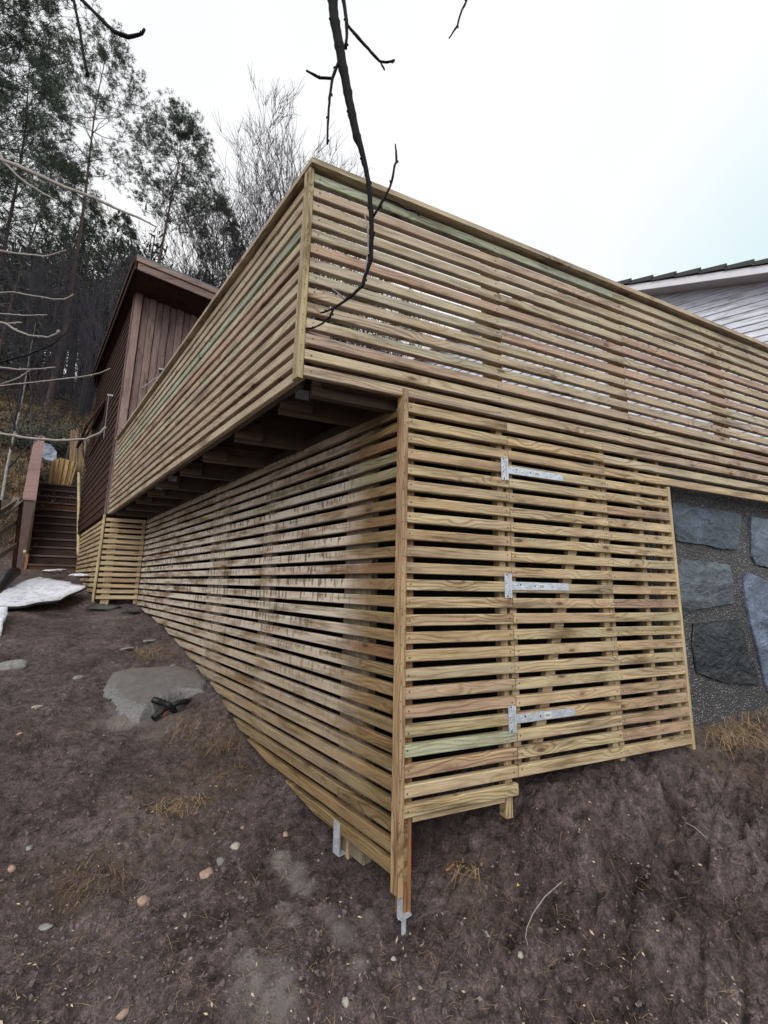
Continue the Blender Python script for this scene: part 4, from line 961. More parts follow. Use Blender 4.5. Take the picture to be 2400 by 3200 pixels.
mb.f.append(tuple(range((len(lv_)-1)*k, len(lv_)*k))); mb.m.append(0)
tag(mb.build('concrete_pad', [M_CONC, M_CONCR], None, None, True), 'freshly poured grey concrete pad with lumpy rough front beside the long slatted wall', 'concrete pad')
def corr(name, pts, r, label):
    mb = MB(); P_ = []; rr_ = []
    tot = 46
    pts = [Vector(p) for p in pts]
    for i in range(tot+1):
        t_ = i/tot*(len(pts)-1); a_ = min(int(t_), len(pts)-2); f_ = t_-a_
        p0_, p1_, p2_, p3_ = pts[max(a_-1,0)], pts[a_], pts[a_+1], pts[min(a_+2,len(pts)-1)]
        P_.append(.5*((2*p1_)+(p2_-p0_)*f_+(2*p0_-5*p1_+4*p2_-p3_)*f_*f_+(3*p1_-p0_-3*p2_+p3_)*f_**3)); rr_.append(r*(1.0 if i % 2 else .84))
    mb.tube(P_, rr_, 14, False); mb.tube(P_, r*.72, 12, False)
    return tag(mb.build(name, M_BLACKP, None, None, False), label, 'pipe')
zc = -1.70
corr('corrugated_pipe', [onZ(480,2187,-1.735), onZ(500,2193,-1.742), onZ(525,2203,-1.765), onZ(545,2222,-1.83)], .023, 'short black corrugated pipe end poking open from the concrete edge')
corr('corrugated_pipe', [onZ(478,2245,-1.84), onZ(505,2224,-1.81), onZ(535,2205,-1.78), onZ(575,2192,-1.775), onZ(610,2190,-1.82)], .021, 'longer black corrugated pipe curving along the front of the concrete')
mb = MB(); mb.tube([onZ(512,2236,-1.815), onZ(519,2226,-1.805)], .006, 8); tag(mb.build('orange_pipe_stub', M_RUST), 'tiny orange plastic stub below the corrugated pipes', 'pipe stub')

# ------------------------------------------------------------------ loose litter: straw, twigs, chips
def blade(mb, p, d, ln, w_, droop, nseg=3):
    side = d.cross(Vector((0,0,1)));
    if side.length < 1e-4: side = Vector((1,0,0))
    side.normalize(); prev = None
    base = len(mb.v)
    for i in range(nseg+1):
        t_ = i/nseg; q = p + d*ln*t_ + Vector((0,0,-droop*t_*t_*ln)); ww = w_*(1-t_*.8)
        mb.v.append(tuple(q-side*ww)); mb.v.append(tuple(q+side*ww))
    for i in range(nseg):
        a_ = base+2*i; mb.f.append((a_,a_+1,a_+3,a_+2)); mb.m.append(mb.mi)
def tuft(name, px, py, nbl, rad, ln, mat, label, lean=(0,0), flatness=.5):
    c_ = ground_hit(px,py); mb = MB()
    for i in range(nbl):
        a_ = random.uniform(0,6.28); r_ = rad*math.sqrt(random.random()); x_, y_ = c_.x+r_*math.cos(a_)*1.5, c_.y+r_*math.sin(a_)*.8
        z_ = gz(x_,y_) if i % 4 == 0 or i == 0 else z_
        d = Vector((random.gauss(lean[0],.8), random.gauss(lean[1],.8), abs(random.gauss(flatness,.35)))).normalized()
        blade(mb, Vector((x_,y_,z_+.002)), d, ln*random.uniform(.4,1.1), .0016, random.uniform(.2,.9))
    mb.v = [(v[0]-c_.x, v[1]-c_.y, v[2]-c_.z) for v in mb.v]
    return tag(mb.build(name, mat, None, Matrix.Translation(c_)), label, 'dry grass')
tuft('dry_grass_tuft', 465,2045, 170, .10, .15, M_STRAW, 'dry grass tuft at the left end of the ledge above the concrete pad', (-.3,-.3), .4)
tuft('dry_grass_tuft', 545,2015, 170, .12, .13, M_STRAWD, 'dry grass overhanging the middle of the ledge behind the concrete pad', (0,-.4), .4)
tuft('dry_grass_tuft', 600,1965, 110, .10, .11, M_STRAWD, 'dull grass at the foot of the angled slat ends above the concrete pad', (0,-.3), .5)
tuft('straw_heap', 2285,2318, 420, .14, .17, M_STRAW, 'heap of golden straw at the foot of the stone wall', (0,-.3), .25)
tuft('straw_heap', 2400,2290, 220, .12, .14, M_STRAW, 'straw at the right edge against the stone wall', (0,-.3), .25)
tuft('dry_grass_tuft', 690,2330, 150, .10, .13, M_STRAWD, 'flattened brown grass near the cut slat ends below the concrete pad', (-.4,-.4), .15)
tuft('dry_grass_tuft', 560,2520, 150, .10, .10, M_STRAW, 'pale yellowish grass remains in the middle of the left slope', (-.2,-.5), .12)
tuft('dry_grass_tuft', 275,2770, 120, .09, .07, M_STRAWD, 'matted brown grass clump in the left foreground', (-.2,-.2), .3)
tuft('dry_grass_tuft', 640,2250, 130, .16, .12, M_STRAW, 'thin straw strewn beside the slat ends right of the concrete pad', (-.3,-.4), .15)
tuft('dry_grass_tuft', 760,2420, 110, .12, .11, M_STRAWD, 'brown grass wisps beneath the lower slat ends', (-.4,-.3), .2)
tuft('root_tangle', 1465,2725, 40, .05, .10, M_STRAW, 'small tangle of pale roots below the left bay of the screen', (0,-.3), .3)
LIT = {'straw': MB(), 'chip': MB(), 'peb': MB()}
rs = np.random.RandomState(11)
N1 = 3200
U_ = rs.rand(N1)*2400; V_ = 1900+rs.rand(N1)**.8*1340
# sight-line march for all litter at once
dirs = np.array([list(ray(float(a_), float(b_))) for a_, b_ in zip(U_, V_)])
tcur = np.full(N1, .8); hit = np.zeros(N1, bool)
for stp in range(150):
    X = CAM.x+dirs[:,0]*tcur; Y = CAM.y+dirs[:,1]*tcur; Z = CAM.z+dirs[:,2]*tcur
    gg = height(X, Y, False); dn = Z < gg; hit |= dn; tcur = np.where(hit, tcur, tcur+.05)
lo_, hi_ = tcur-.06, tcur+.01
for stp in range(8):
    mid = (lo_+hi_)/2; under = (CAM.z+dirs[:,2]*mid) < height(CAM.x+dirs[:,0]*mid, CAM.y+dirs[:,1]*mid, False); hi_ = np.where(under, mid, hi_); lo_ = np.where(under, lo_, mid)
tcur = (lo_+hi_)/2
X = CAM.x+dirs[:,0]*tcur; Y = CAM.y+dirs[:,1]*tcur; Zg = height(X, Y)
for i in range(N1):
    x_, y_, z_ = float(X[i]), float(Y[i]), float(Zg[i])
    if not hit[i] or (y_ > .02 and x_ > SH*y_-.03) : continue
    u_ = rs.rand(); a_ = rs.rand()*6.28; scl = .6+.8*rs.rand()
    if u_ < .45:
        d = Vector((math.cos(a_), math.sin(a_), .12+.25*rs.rand())).normalized()
        blade(LIT['straw'], Vector((x_,y_,z_+.003)), d, .035*scl+.05*rs.rand()**4, .0008, .5*rs.rand(), 3)
    elif u_ < .58:
        d = Vector((math.cos(a_), math.sin(a_), .2)); s_ = .0028*scl+.004*rs.rand()**4; q = d.cross(Vector((0,0,1)))
        LIT['chip'].add([Vector((x_,y_,z_+.003))+d*s_*2, Vector((x_,y_,z_+.005))+q*s_*.6, Vector((x_,y_,z_+.003))-d*s_*2, Vector((x_,y_,z_+.002))-q*s_*.6], [(0,1,2,3)])
    else:
        s_ = .002+.008*rs.rand()**5; c_ = Vector((x_,y_,z_+s_*.3))
        o_ = [Vector((1,0,0)),Vector((0,1,0)),Vector((-1,.1,0)),Vector((.1,-1,0)),Vector((.1,.1,.8)),Vector((0,0,-.6))]
        rot = Matrix.Rotation(a_, 3, 'Z'); vs_ = [c_+rot @ (v*s_*random.uniform(.7,1.2)) for v in o_]
        LIT['peb'].add(vs_, [(0,1,4),(1,2,4),(2,3,4),(3,0,4),(1,0,5),(2,1,5),(3,2,5),(0,3,5)])
tag(LIT['straw'].build('loose_straw', M_STRAW), 'thin bits of straw and rootlets scattered over the mud', 'straw', None, 'stuff')
tag(LIT['chip'].build('wood_chips', M_CHIP), 'pale wood chips scattered over the mud', 'wood chips', None, 'stuff')
tag(LIT['peb'].build('gravel', M_PEB), 'small pebbles scattered in the mud', 'gravel', None, 'stuff')
# clods of soil, mostly right of the post
cl = MB(); rs = np.random.RandomState(5)
M_CLOD = simple('soil_clod', (.12,.09,.092), .8, 0, 60, .5, .9, .01)
for i in range(6000):
    px, py = (rs.rand()*2400, 2350+rs.rand()*850) if i % 3 else (rs.rand()*1200, 2200+rs.rand()*1000)
    d = ray(px, py); t_ = (-2.1-CAM.z)/d.z if d.z < -.05 else 9
    x_, y_ = CAM.x+d.x*t_, CAM.y+d.y*t_
    if y_ > .0 and x_ > SH*y_-.05: continue
    s_ = .0022+.010*rs.rand()**5; c_ = Vector((x_, y_, 0)); cl_n = 0
    vs_ = []
    for ax in ((1,0,0),(0,1,0),(-1,0,0),(0,-1,0),(.5,.5,.8),(-.5,.5,.75),(-.5,-.5,.8),(.5,-.5,.7),(0,0,1)):
        vs_.append(c_+Vector(ax)*s_*random.uniform(.55,1.4))
    cl.add(vs_, [(0,1,4),(1,2,5),(2,3,6),(3,0,7),(4,1,5),(5,2,6),(6,3,7),(7,0,4),(4,5,8),(5,6,8),(6,7,8),(7,4,8)])
va = np.array(cl.v); cen = va.reshape(-1,9,3).mean(1); zz = height(cen[:,0], cen[:,1]); va = va.reshape(-1,9,3); va[:,:,2] += (zz-.002)[:,None]; cl.v = [tuple(p) for p in va.reshape(-1,3)]
tag(cl.build('soil_clods', M_CLOD, None, None, False), 'small clods of dark soil lying over the mud', 'soil', None, 'stuff')
lf = MB(); p = ground_hit(1622,2780); lf.add([p+Vector((-.012,0,.006)),p+Vector((0,-.008,.012)),p+Vector((.014,.004,.006)),p+Vector((0,.010,.010))],[(0,1,2,3)]); tag(lf.build('yellow_leaf', M_LEAFY), 'small yellow leaf lying in the mud right of the corner post', 'leaf')
tw = MB()
P_ = [(1758,2786),(1700,2835),(1660,2885),(1645,2940),(1640,2985),(1652,3008)]; P_ = [ground_hit(*q)+Vector((0,0,.014)) for q in P_]; P_ = [P_[0]]+[(P_[i-1]+P_[i]*2+P_[i+1])/4+Vector((0,0,.006)) for i in range(1, len(P_)-1)]+[P_[-1]]
tw.tube(P_, [.002,.002,.0022,.002,.0018,.001], 5); tag(tw.build('curved_twig', M_TWIGP), 'long thin curved twig lying in the mud right of centre', 'twig')
tw = MB(); P_ = [ground_hit(2130,2575)+Vector((0,0,.01)), ground_hit(2170,2602)+Vector((0,0,.02)), ground_hit(2210,2636)+Vector((0,0,.01))]; tw.tube(P_, .0025, 5); tag(tw.build('straight_twig', M_TWIGP), 'short straight pale twig on the bank at right', 'twig')
tw = MB(); P_ = [ground_hit(1392,2735)+Vector((0,0,.012)), ground_hit(1420,2722)+Vector((0,0,.016))]; tw.tube(P_, .008, 6); tag(tw.build('broken_stick', M_ENDPOST), 'short reddish broken stick beside the root tangle', 'stick')

# ------------------------------------------------------------------ overhanging bare branches close to the camera
def px_branch(mb, pts, dep, wob=1.0, buds=True, dd=0.0):
    Q, Rr = [], []
    n0 = len(pts)
    for i in range(n0-1):
        a_, b_ = pts[i], pts[i+1]; seg = max(2, int(math.hypot(b_[0]-a_[0], b_[1]-a_[1])/14))
        for j in range(seg):
            f_ = j/seg; Q.append((a_[0]+(b_[0]-a_[0])*f_, a_[1]+(b_[1]-a_[1])*f_, a_[2]+(b_[2]-a_[2])*f_))
    Q.append(pts[-1]); m_ = len(Q); W_ = []
    for i, (x_, y_, w_) in enumerate(Q):
        d_ = dep+dd*i/m_
        bud = 1.15 if (buds and i % 5 == 3) else 1.0
        W_.append(at(x_+random.uniform(-.8,.8)*wob, y_+random.uniform(-.8,.8)*wob, d_)); Rr.append(w_*.5*bud/FPX*d_)
    mb.tube(W_, Rr, 7)
    for i in range(2, m_-1, 5):
        if buds:
            d_ = (W_[min(i+1,m_-1)]-W_[i]).normalized(); sd = d_.cross(Vector((0,1,0))).normalized()*(1 if (i//5)%2 else -1)
            r_ = Rr[i]; e_ = min(r_, .0032); mb.tube([W_[i]+sd*(r_-e_*.4), W_[i]+sd*(r_+e_*.6)+d_*e_*1.0, W_[i]+sd*(r_+e_*.7)+d_*e_*2.2], [e_*.8, e_*.75, e_*.2], 5)
M1 = thing('hanging_branch', 'dark bare branch hanging from above across the deck corner', 'branch', tuple(at(1035,0,1.15)))
mb = MB(); dA = 1.12
px_branch(mb, [(1030,-120,32),(1045,60,30),(1068,190,29),(1092,320,26),(1115,430,24),(1127,460,19),(1139,510,16),(1151,565,15),(1156,619,15),(1160,676,15),(1162,736,15),(1159,812,14),(1151,836,13),(1139,869,11),(1133,893,10),(1100,923,9),(1073,944,8),(1043,963,8),(1031,990,7),(1007,1011,6),(980,1025,5),(954,1028,4)], dA)
mb.build('stem', M_TWIG, M1, Matrix.Identity(4), True)
for pts in ([(1043,963,6),(1022,972,6),(1000,978,5)], [(1063,181,9),(1039,242,9),(1030,307,8),(1025,380,7),(1023,450,6)], [(1039,246,8),(998,243,8),(958,221,6)]):
    mb = MB(); px_branch(mb, pts, dA); mb.build('twig', M_TWIG, M1, Matrix.Identity(4), True)
for pts in ([(1037,902,3),(1060,918,4),(1080,938,5)], [(1166,679,8),(1185,646,8),(1201,619,8),(1218,586,7),(1227,558,7),(1233,519,7),(1239,507,7),(1237,470,6),(1235,450,4)],
            [(1204,621,5),(1242,634,6),(1272,655,6),(1296,658,6),(1311,673,5)], [(1139,670,3),(1148,706,5),(1151,751,5),(1151,797,6),(1145,821,6),(1140,868,5)]):
    mb = MB(); px_branch(mb, pts, dA); o = mb.build('twig', M_TWIGP if pts[0][0] in (1037,1139) else M_TWIG, M1, Matrix.Identity(4), True)
M2 = thing('hanging_branch', 'second dark twig hanging beside the main branch at the top of the photo', 'branch', tuple(at(1073,0,1.2)))
mb = MB(); px_branch(mb, [(1066,-120,12),(1073,0,12),(1084,76,11),(1083,119,9),(1080,150,10)], 1.25); mb.build('stem', M_TWIG, M2, Matrix.Identity(4), True)
for pts in ([(1086,78,8),(1117,116,9),(1160,163,8),(1186,192,7),(1210,194,7),(1234,188,6)], [(1188,192,5),(1195,205,5),(1202,218,5)]):
    mb = MB(); px_branch(mb, pts, 1.25); mb.build('twig', M_TWIG, M2, Matrix.Identity(4), True)
def single(name, label, pts, dep, mat, subs=()):
    t_ = thing(name, label, 'branch', tuple(at(pts[0][0], pts[0][1], dep))); mb = MB(); px_branch(mb, pts, dep); mb.build('stem', mat, t_, Matrix.Identity(4), True)
    for s_ in subs: mb = MB(); px_branch(mb, s_, dep); mb.build('twig', mat, t_, Matrix.Identity(4), True)
single('hanging_twig', 'short thin twig dangling alone at the top right of the sky', [(1470,-40,6),(1459,0,6),(1439,43,6),(1430,80,6),(1418,96,5),(1403,119,4)], 1.3, M_TWIG)
single('pine_side_branch', 'dark curved branch tip at the top left against the sky', [(230,-30,9),(256,0,10),(289,33,10),(325,69,11),(356,99,12),(401,116,12),(443,105,9),(452,90,7)], 1.6, M_TWIG)
single('pine_side_branch', 'straight dark twig hanging at the top left in front of the pines', [(226,-40,8),(229,0,8),(241,48,8),(253,120,8),(262,181,8),(270,215,11),(274,238,9)], 1.6, M_TWIG)
single('pale_branch', 'long pale grey branch slanting down from the left edge in front of the trees', [(-60,480,12),(0,499,12),(60,521,12),(118,546,11),(203,586,10),(295,619,9),(371,655,7),(439,683,6),(490,710,4)], 1.5, M_TWIGP, [[(-5,470,7),(13,505,7),(50,545,6),(84,573,6),(125,598,5),(165,621,4)], [(300,622,5),(333,670,5),(375,706,4)]])
single('pale_twig', 'thin curved pale twig at the left edge level with the brown roof', [(-50,780,6),(0,784,6),(72,795,6),(148,801,5),(207,782,4)], 1.6, M_TWIGP)
single('pale_twig', 'thin pale twig at left dipping just above the brown wall', [(-50,905,4),(0,915,4),(42,913,4),(160,934,4),(202,936,4),(230,919,3)], 1.7, M_TWIGP)
single('pale_twig', 'faint pale twig at left running level with the brown soffit', [(-50,970,4),(0,980,4),(72,986,4),(148,984,3)], 1.7, M_TWIGP)
single('pale_twig', 'bright forked twig at the left edge curving up at its tip', [(-50,995,7),(0,1008,7),(21,1012,7),(45,1030,6),(90,1048,5),(150,1054,5),(175,1044,6),(187,1033,7)], 1.4, M_TWIGP, [[(21,1012,5),(45,1009,5),(68,1008,4)]])
single('pale_twig', 'thin straight pale twig with a drooping shoot at the left edge', [(-50,1144,5),(0,1148,5),(60,1155,5),(105,1154,4),(172,1148,4)], 1.5, M_TWIGP, [[(95,1155,4),(60,1180,4),(0,1202,4)]])
single('pale_twig', 'slender reddish twig reaching right toward the brown eave', [(-50,1215,4),(0,1206,4),(120,1193,4),(250,1178,4),(301,1169,3),(344,1152,3)], 1.6, M_TWIGP)
single('dark_twig', 'dark thin twig rising right across the trunks at left', [(-50,1140,5),(0,1132,5),(90,1108,5),(166,1075,4),(208,1039,3)], 1.6, M_TWIG)
single('pale_twig', 'thick pale twig curving up over the coping wall to the brown wall', [(-60,1340,8),(0,1354,8),(90,1369,8),(181,1377,8),(271,1372,7),(313,1353,7),(331,1334,8)], 1.4, M_TWIGP)

# ------------------------------------------------------------------ trees
def grow(mb, p, d, ln, r, lvl, tips, spread=.5, up=.15, nsub=4, taper=.6, sides=(7,5,4,3,3,3)):
    nseg = 5 if lvl < 2 else 3; pts = [p]; rr_ = [r]; q = p.copy(); dd = d.copy(); subs = []
    for i in range(nseg):
        dd = (dd + Vector((random.gauss(0,.11),random.gauss(0,.11),random.gauss(0,.06)+up*.3))).normalized(); q = q+dd*ln/nseg
        pts.append(q.copy()); rr_.append(r*(1-taper*(i+1)/nseg)); subs.append((q.copy(), dd.copy(), rr_[-1]))
    mb.tube(pts, rr_, sides[min(lvl,5)], False)
    if lvl >= 4: tips.append((q, dd)); return
    if lvl >= 3 : tips.append((q, dd))
    for k in range(nsub+ (2 if lvl == 1 else 0)):
        i = random.randint(1 if lvl else 2, nseg-1) if k else nseg-1
        b_, bd, br = subs[i]
        ax = Vector((random.gauss(0,1),random.gauss(0,1),random.gauss(0,.5))); ax = (ax-bd*ax.dot(bd)).normalized()
        nd = (bd+ax*spread*random.uniform(.7,1.5)+Vector((0,0,up))).normalized()
        grow(mb, b_, nd, ln*random.uniform(.50,.76), max(br*.6,.0072), lvl+1, tips, spread, up, nsub, taper, sides)
def bare_meshes(seed, h=10., r=.13, split=.35, spread=.5, up=.18, nl=5):
    random.seed(seed); tr = MB(); br = MB(); q = Vector((0,0,-.4)); pts = [q.copy()]; rr_ = [r*1.25]; d = Vector((random.gauss(0,.05),random.gauss(0,.05),1)).normalized(); joints = []
    n_s = 12
    for i in range(n_s):
        d = (d+Vector((random.gauss(0,.05),random.gauss(0,.05),.05))).normalized(); q = q+d*h*.9/n_s; pts.append(q.copy()); rr_.append(r*(1-.88*(i+1)/n_s))
        if (i+1)/n_s > split: joints.append((q.copy(), d.copy(), rr_[-1], (i+1)/n_s))
    tr.tube(pts, rr_, 8)
    tips = []
    for (b_, bd, rad, t_) in joints:
        for k in range(2 if t_ < .95 else 3):
            a_ = random.uniform(0,6.28); nd = (bd*.8+Vector((math.cos(a_),math.sin(a_),.25))*random.uniform(.5,1.0)).normalized()
            grow(br, b_, nd, h*random.uniform(.20,.30)*(1.25-.55*t_), max(rad*.5,.022), 1, tips, spread, up, 4)
    return tr, br
def pine_meshes(seed, h=14., r=.17, crown=.5, wid=2.2, dens=1.0, need=.14):
    random.seed(seed); tr = MB(); br = MB(); nd_ = MB(); q = Vector((0,0,-.5)); d = Vector((random.gauss(0,.03),random.gauss(0,.03),1)).normalized(); pts = [q.copy()]; rr_ = [r*1.2]; js = []
    n_s = 16
    for i in range(n_s):
        d = (d+Vector((random.gauss(0,.035),random.gauss(0,.035),.03))).normalized(); q = q+d*h/n_s; pts.append(q.copy()); rr_.append(r*(1-.9*(i+1)/n_s)); js.append((q.copy(), rr_[-1], (i+1)/n_s))
    tr.tube(pts, rr_, 9)
    for k in range(10):       # dead lower limbs
        q, rad, t_ = random.choice([j for j in js if .2 < j[2] < crown+.15]); a_ = random.uniform(0,6.28); L_ = random.uniform(.5,1.6)
        grow(br, q, Vector((math.cos(a_),math.sin(a_),random.uniform(-.2,.3))).normalized(), L_, .018, 3, [], .6, .0, 3)
    for k in range(int(34*dens)):
        t_ = crown+(1-crown)*(k+.5)/int(34*dens); i = min(n_s-1, int(t_*n_s)); q, rad, _ = js[i]; q = q+Vector((0,0,random.uniform(-.4,.2)))
        a_ = k*2.4+random.uniform(-.4,.4); prof = math.sin(math.pi*min(1,max(0.12,(t_-crown)/(1-crown)*.78+.2)))
        L_ = wid*prof*random.uniform(.65,1.1); tips = []
        grow(br, q, Vector((math.cos(a_),math.sin(a_),random.uniform(.05,.5))).normalized(), L_*.62, .035*(1.3-t_), 2, tips, .65, .16, 4)
        for (tp, td) in tips:
            for g_ in range(random.randint(2,3)):
                c_ = tp+Vector((random.gauss(0,.09),random.gauss(0,.09),random.gauss(0,.07)))
                for w_ in range(13):
                    v = (td*.5+Vector((random.gauss(0,1),random.gauss(0,1),random.gauss(.35,.8)))).normalized(); L2 = need*random.uniform(.6,1.15)
                    s_ = v.orthogonal().normalized()*.0105; s_ = Matrix.Rotation(random.uniform(0,6.28),3,v) @ s_
                    nd_.add([c_-s_*.6, c_+s_*.6, c_+v*L2+s_*.5, c_+v*L2-s_*.5], [(0,1,2,3)])
    return tr, br, nd_
BARE = []
for sd, kw in ((1,dict(h=10,r=.12,split=.2,spread=.5,up=.22)),(2,dict(h=11,r=.11,split=.18,spread=.45,up=.26)),(3,dict(h=9,r=.10,split=.25,spread=.55,up=.18)),(4,dict(h=12,r=.12,split=.25,spread=.45,up=.26))):
    tr, br = bare_meshes(sd, **kw); BARE.append((tr.mesh('trunk', M_BARK, True), br.mesh('branches', M_TWIGF), sorted(v[2] for v in br.v)[int(len(br.v)*.995)]))
PINE = []
for sd, kw in ((11,dict(h=15,r=.12,crown=.64,wid=2.2,dens=1.6)),(12,dict(h=16,r=.14,crown=.36,wid=3.0,dens=1.7,need=.16)),(13,dict(h=12,r=.10,crown=.48,wid=1.8,dens=.9)),(14,dict(h=15,r=.12,crown=.64,wid=2.6,dens=1.0))):
    tr, br, nd_ = pine_meshes(sd, **kw); PINE.append((tr.mesh('trunk', M_BARKP, True), br.mesh('branches', M_TWIGF), nd_.mesh('needles', M_NEED), max(v[2] for v in nd_.v)))
random.seed(21)
def tree_at(kind, var, px, dist, pytop, label, cat='tree', rot=0, wid=1.0, bark=None, lean=0.0, grp=None, py=None, leanx=0.0, needm=None):
    p = azim(px, pytop, dist); base = gz(p.x, p.y); d = ray(px, pytop); top = CAM.z+d.z*dist/math.hypot(d.x,d.y)
    tup = (PINE if kind == 'pine' else BARE)[var]; s_ = (top-base)/tup[-1]
    t_ = thing('pine_tree' if kind == 'pine' else 'bare_tree', label, cat, (p.x,p.y,base), grp)
    t_.rotation_euler = (leanx, lean, rot); t_.scale = (s_*wid, s_*wid, s_)
    for me_, nm in zip(tup[:-1], ('trunk','branches','needles')):
        o = bpy.data.objects.new(nm, me_); COL.objects.link(o); o.parent = t_
        if nm != 'trunk': o['kind'] = 'stuff'
        if bark and nm == 'trunk':
            me2 = me_.copy(); me2.materials.clear(); me2.materials.append(bark); o.data = me2
    return t_
# (px is the trunk around mid height)
tree_at('pine',1, 10,13,-420,'dense dark pine filling the upper left corner, nearest of the pines',rot=.3,wid=.85)
tree_at('pine',1, 120,16,-130,'dense dark pine just right of the corner pine',rot=2.3,wid=.62)
tree_at('pine',1, 95,18,220,'dark pine with low hanging foliage at the left edge behind the pale branch',rot=4.0,wid=.85)
tree_at('pine',3, 350,19,60,'tall reddish trunked pine leaning right with an airy crown against the sky',rot=1.0,lean=.05,wid=.70)
tree_at('pine',0, 560,24,345,'slim pine with round dark crown standing above the brown roof',rot=.2,wid=.88)
tree_at('pine',2, 400,24,640,'shorter bushy pine left of the slim pine above the brown roof',rot=2.,wid=.8)
tree_at('pine',2, 735,30,620,'small dark pine half hidden behind the long slatted railing',rot=3.,wid=.9)
tree_at('bare',1, 800,34,450,'fine twigged bare tree with rounded top left of the deck corner',rot=.5,wid=1.15)
tree_at('bare',3, 925,38,470,'bare tree whose top just reaches the deck corner',rot=1.5,wid=1.05)
tree_at('bare',0, 690,30,620,'bare spreading tree between the slim pine and the railing',rot=2.5,wid=1.2)
tree_at('bare',0, 390,11,800,'mossy bare tree with forked trunk just left of the brown building',rot=4.1,bark=M_BARK,wid=.65)
tree_at('bare',2, 300,14,820,'slender bare tree behind the stake bundles',rot=5.,wid=.6)
tree_at('bare',2, 160,11,760,'pale barked birch at the left edge above the coping wall',rot=.9,bark=M_BARKB,wid=.6)
tree_at('bare',3, 230,13,740,'leaning grey trunk at left over the hillside grass',rot=2.9,lean=.12,wid=.6)
tree_at('pine',0, 250,24,520,'reddish pine trunk deeper in the wood at left',rot=2.2,wid=.8)
tree_at('pine',3, 130,20,420,'red barked pine trunk at the far left edge of the wood',rot=4.4,wid=.8)
tree_at('pine',2, 300,28,660,'dark pine seen through the twigs left of the brown roof corner',rot=5.1,wid=.8)
tree_at('bare',1, 600,36,700,'bare tree seen behind the trunk of the slim pine',rot=1.9)
tree_at('bare',2, 860,30,600,'shorter bare tree close behind the railing near the deck corner',rot=4.9,wid=1.2)
tree_at('bare',3, 1040,34,760,'bare tree glimpsed through the slats just right of the deck corner',rot=1.1,wid=1.3)
tree_at('pine',2, 1120,34,860,'dark evergreen glimpsed through the slats right of the deck corner',rot=.1,wid=1.6)
tree_at('bare',0, 1230,32,960,'bare tree glimpsed through the slats near the middle of the railing',rot=2.1,wid=1.4)
tree_at('pine',2, 1000,32,900,'bushy evergreen glimpsed low through the slats at the deck corner',rot=3.1,wid=1.6)
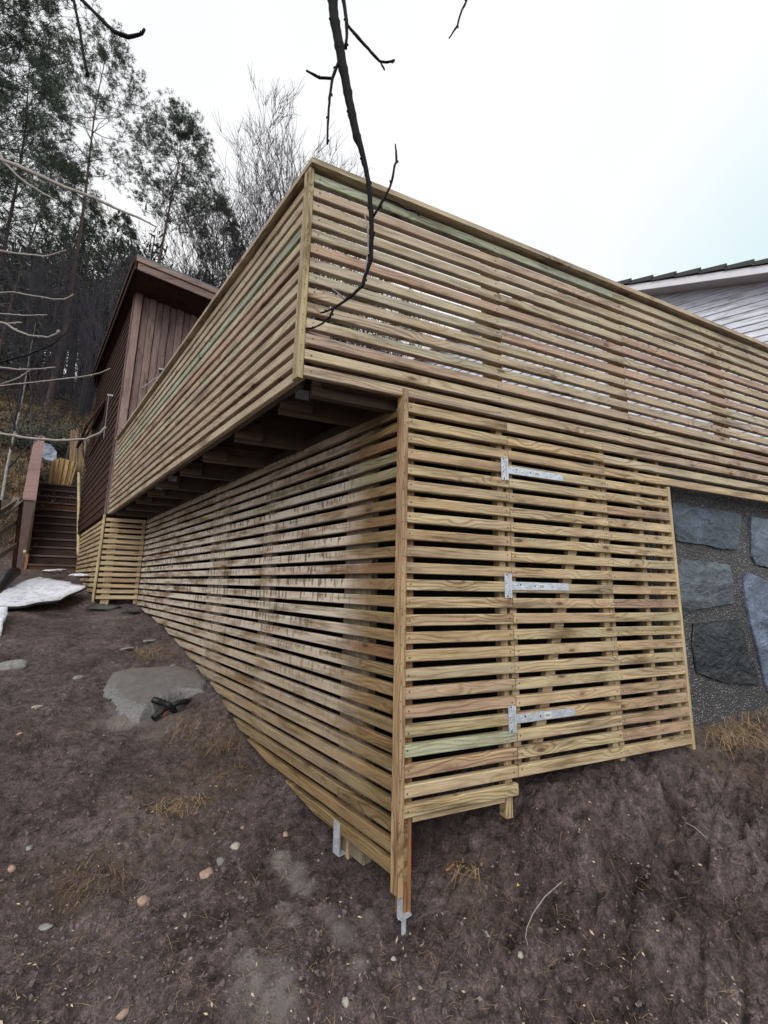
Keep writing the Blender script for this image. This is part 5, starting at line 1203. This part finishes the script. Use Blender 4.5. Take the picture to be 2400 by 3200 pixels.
# the wood behind: reads as one mass of trunks, twigs and dark foliage
random.seed(77); wb = MB()
for i in range(230):
    px = random.uniform(-250, 1100) if i > 110 else random.uniform(-200, 420); dist = random.uniform(22, 60); p = azim(px, 1500, dist); base = gz(p.x, p.y)
    pyt = 760+random.uniform(-120,150) if px < 450 else 780+random.uniform(-60,200)
    d = ray(px, pyt); h_ = max(4, CAM.z+d.z*dist/math.hypot(d.x,d.y)-base); ln_ = random.gauss(0,.05)
    q = [Vector((p.x+ln_*h_*k/5+random.gauss(0,.08), p.y, base-.5+h_*k/5)) for k in range(6)]; wb.mi = 0
    wb.tube(q, [random.uniform(.10,.17)*(1-k/6.5) for k in range(6)], 5, False)
    for b_ in range(34):
        t_ = random.uniform(.25,1); c_ = q[0].lerp(q[5], t_); a_ = random.uniform(0,6.28); L_ = random.uniform(.6,2.2)*(1.2-t_*.6); e_ = c_+Vector((math.cos(a_),math.sin(a_),random.uniform(.0,.9)))*L_
        wb.tube([c_, c_.lerp(e_,.5)+Vector((random.gauss(0,.1),random.gauss(0,.1),random.gauss(0,.1))), e_], [.030,.018,.008], 3, False)
    if i % 3 == 0:
        wb.mi = 1
        for b_ in range(330):
            t_ = random.uniform(.35,1.0); c_ = q[0].lerp(q[5], t_)+Vector((random.gauss(0,.8),random.gauss(0,.8),random.gauss(0,.3))); v = Vector((random.gauss(0,1),random.gauss(0,1),random.gauss(0,.5))).normalized(); s_ = v.orthogonal()*.05
            wb.add([c_-s_, c_+s_, c_+v*.42+s_*.5, c_+v*.42-s_*.5], [(0,1,2,3)])
tag(wb.build('background_woodland', [M_TWIGF, M_NEED]), 'dense far wood of trunks and twigs on the hillside', 'woodland', None, 'stuff')
# undergrowth and dead grass on the hillside
ug = MB()
for i in range(2600):
    px = random.uniform(-150, 360); dist = random.uniform(9.6, 26)**1.0; p = azim(px, 1500, dist)
    if p.y < 8.6 or (p.x > SH*p.y-D-.2 and p.y < 9.6): continue
    z_ = gz(p.x,p.y) if i % 1 == 0 else 0
    for b_ in range(7):
        d = Vector((random.gauss(0,.7),random.gauss(-.2,.7),random.uniform(.1,.9))).normalized(); ug.mi = 0 if i % 4 else 1
        blade(ug, Vector((p.x+random.gauss(0,.1),p.y+random.gauss(0,.1),z_-.02)), d, random.uniform(.15,.5), .012, random.uniform(.5,1.4), 2)
tag(ug.build('hillside_grass', [M_STRAWD, M_NEED]), 'brown dead grass and low scrub on the wooded hillside', 'grass', None, 'stuff')
bs = MB(); random.seed(5)
c0_ = azim(165,1380,15.5); c0_.z = gz(c0_.x,c0_.y)
for i in range(3600):
    v = Vector((random.gauss(0,.7),random.gauss(0,.5),abs(random.gauss(.2,.35)))); c_ = c0_+v; w_ = Vector((random.gauss(0,1),random.gauss(0,1),random.gauss(0,.6))).normalized(); s_ = w_.orthogonal()*.009
    bs.add([c_-s_, c_+s_, c_+w_*.11+s_, c_+w_*.11-s_], [(0,1,2,3)])
bs.v = [(v[0]-c0_.x,v[1]-c0_.y,v[2]-c0_.z) for v in bs.v]
tag(bs.build('evergreen_bush', M_NEEDF, None, Matrix.Translation(c0_)), 'low grey green bush on the hillside above the coping wall', 'bush')
print('tris approx', sum(len(o.data.polygons) for o in S.objects if o.type == 'MESH'))
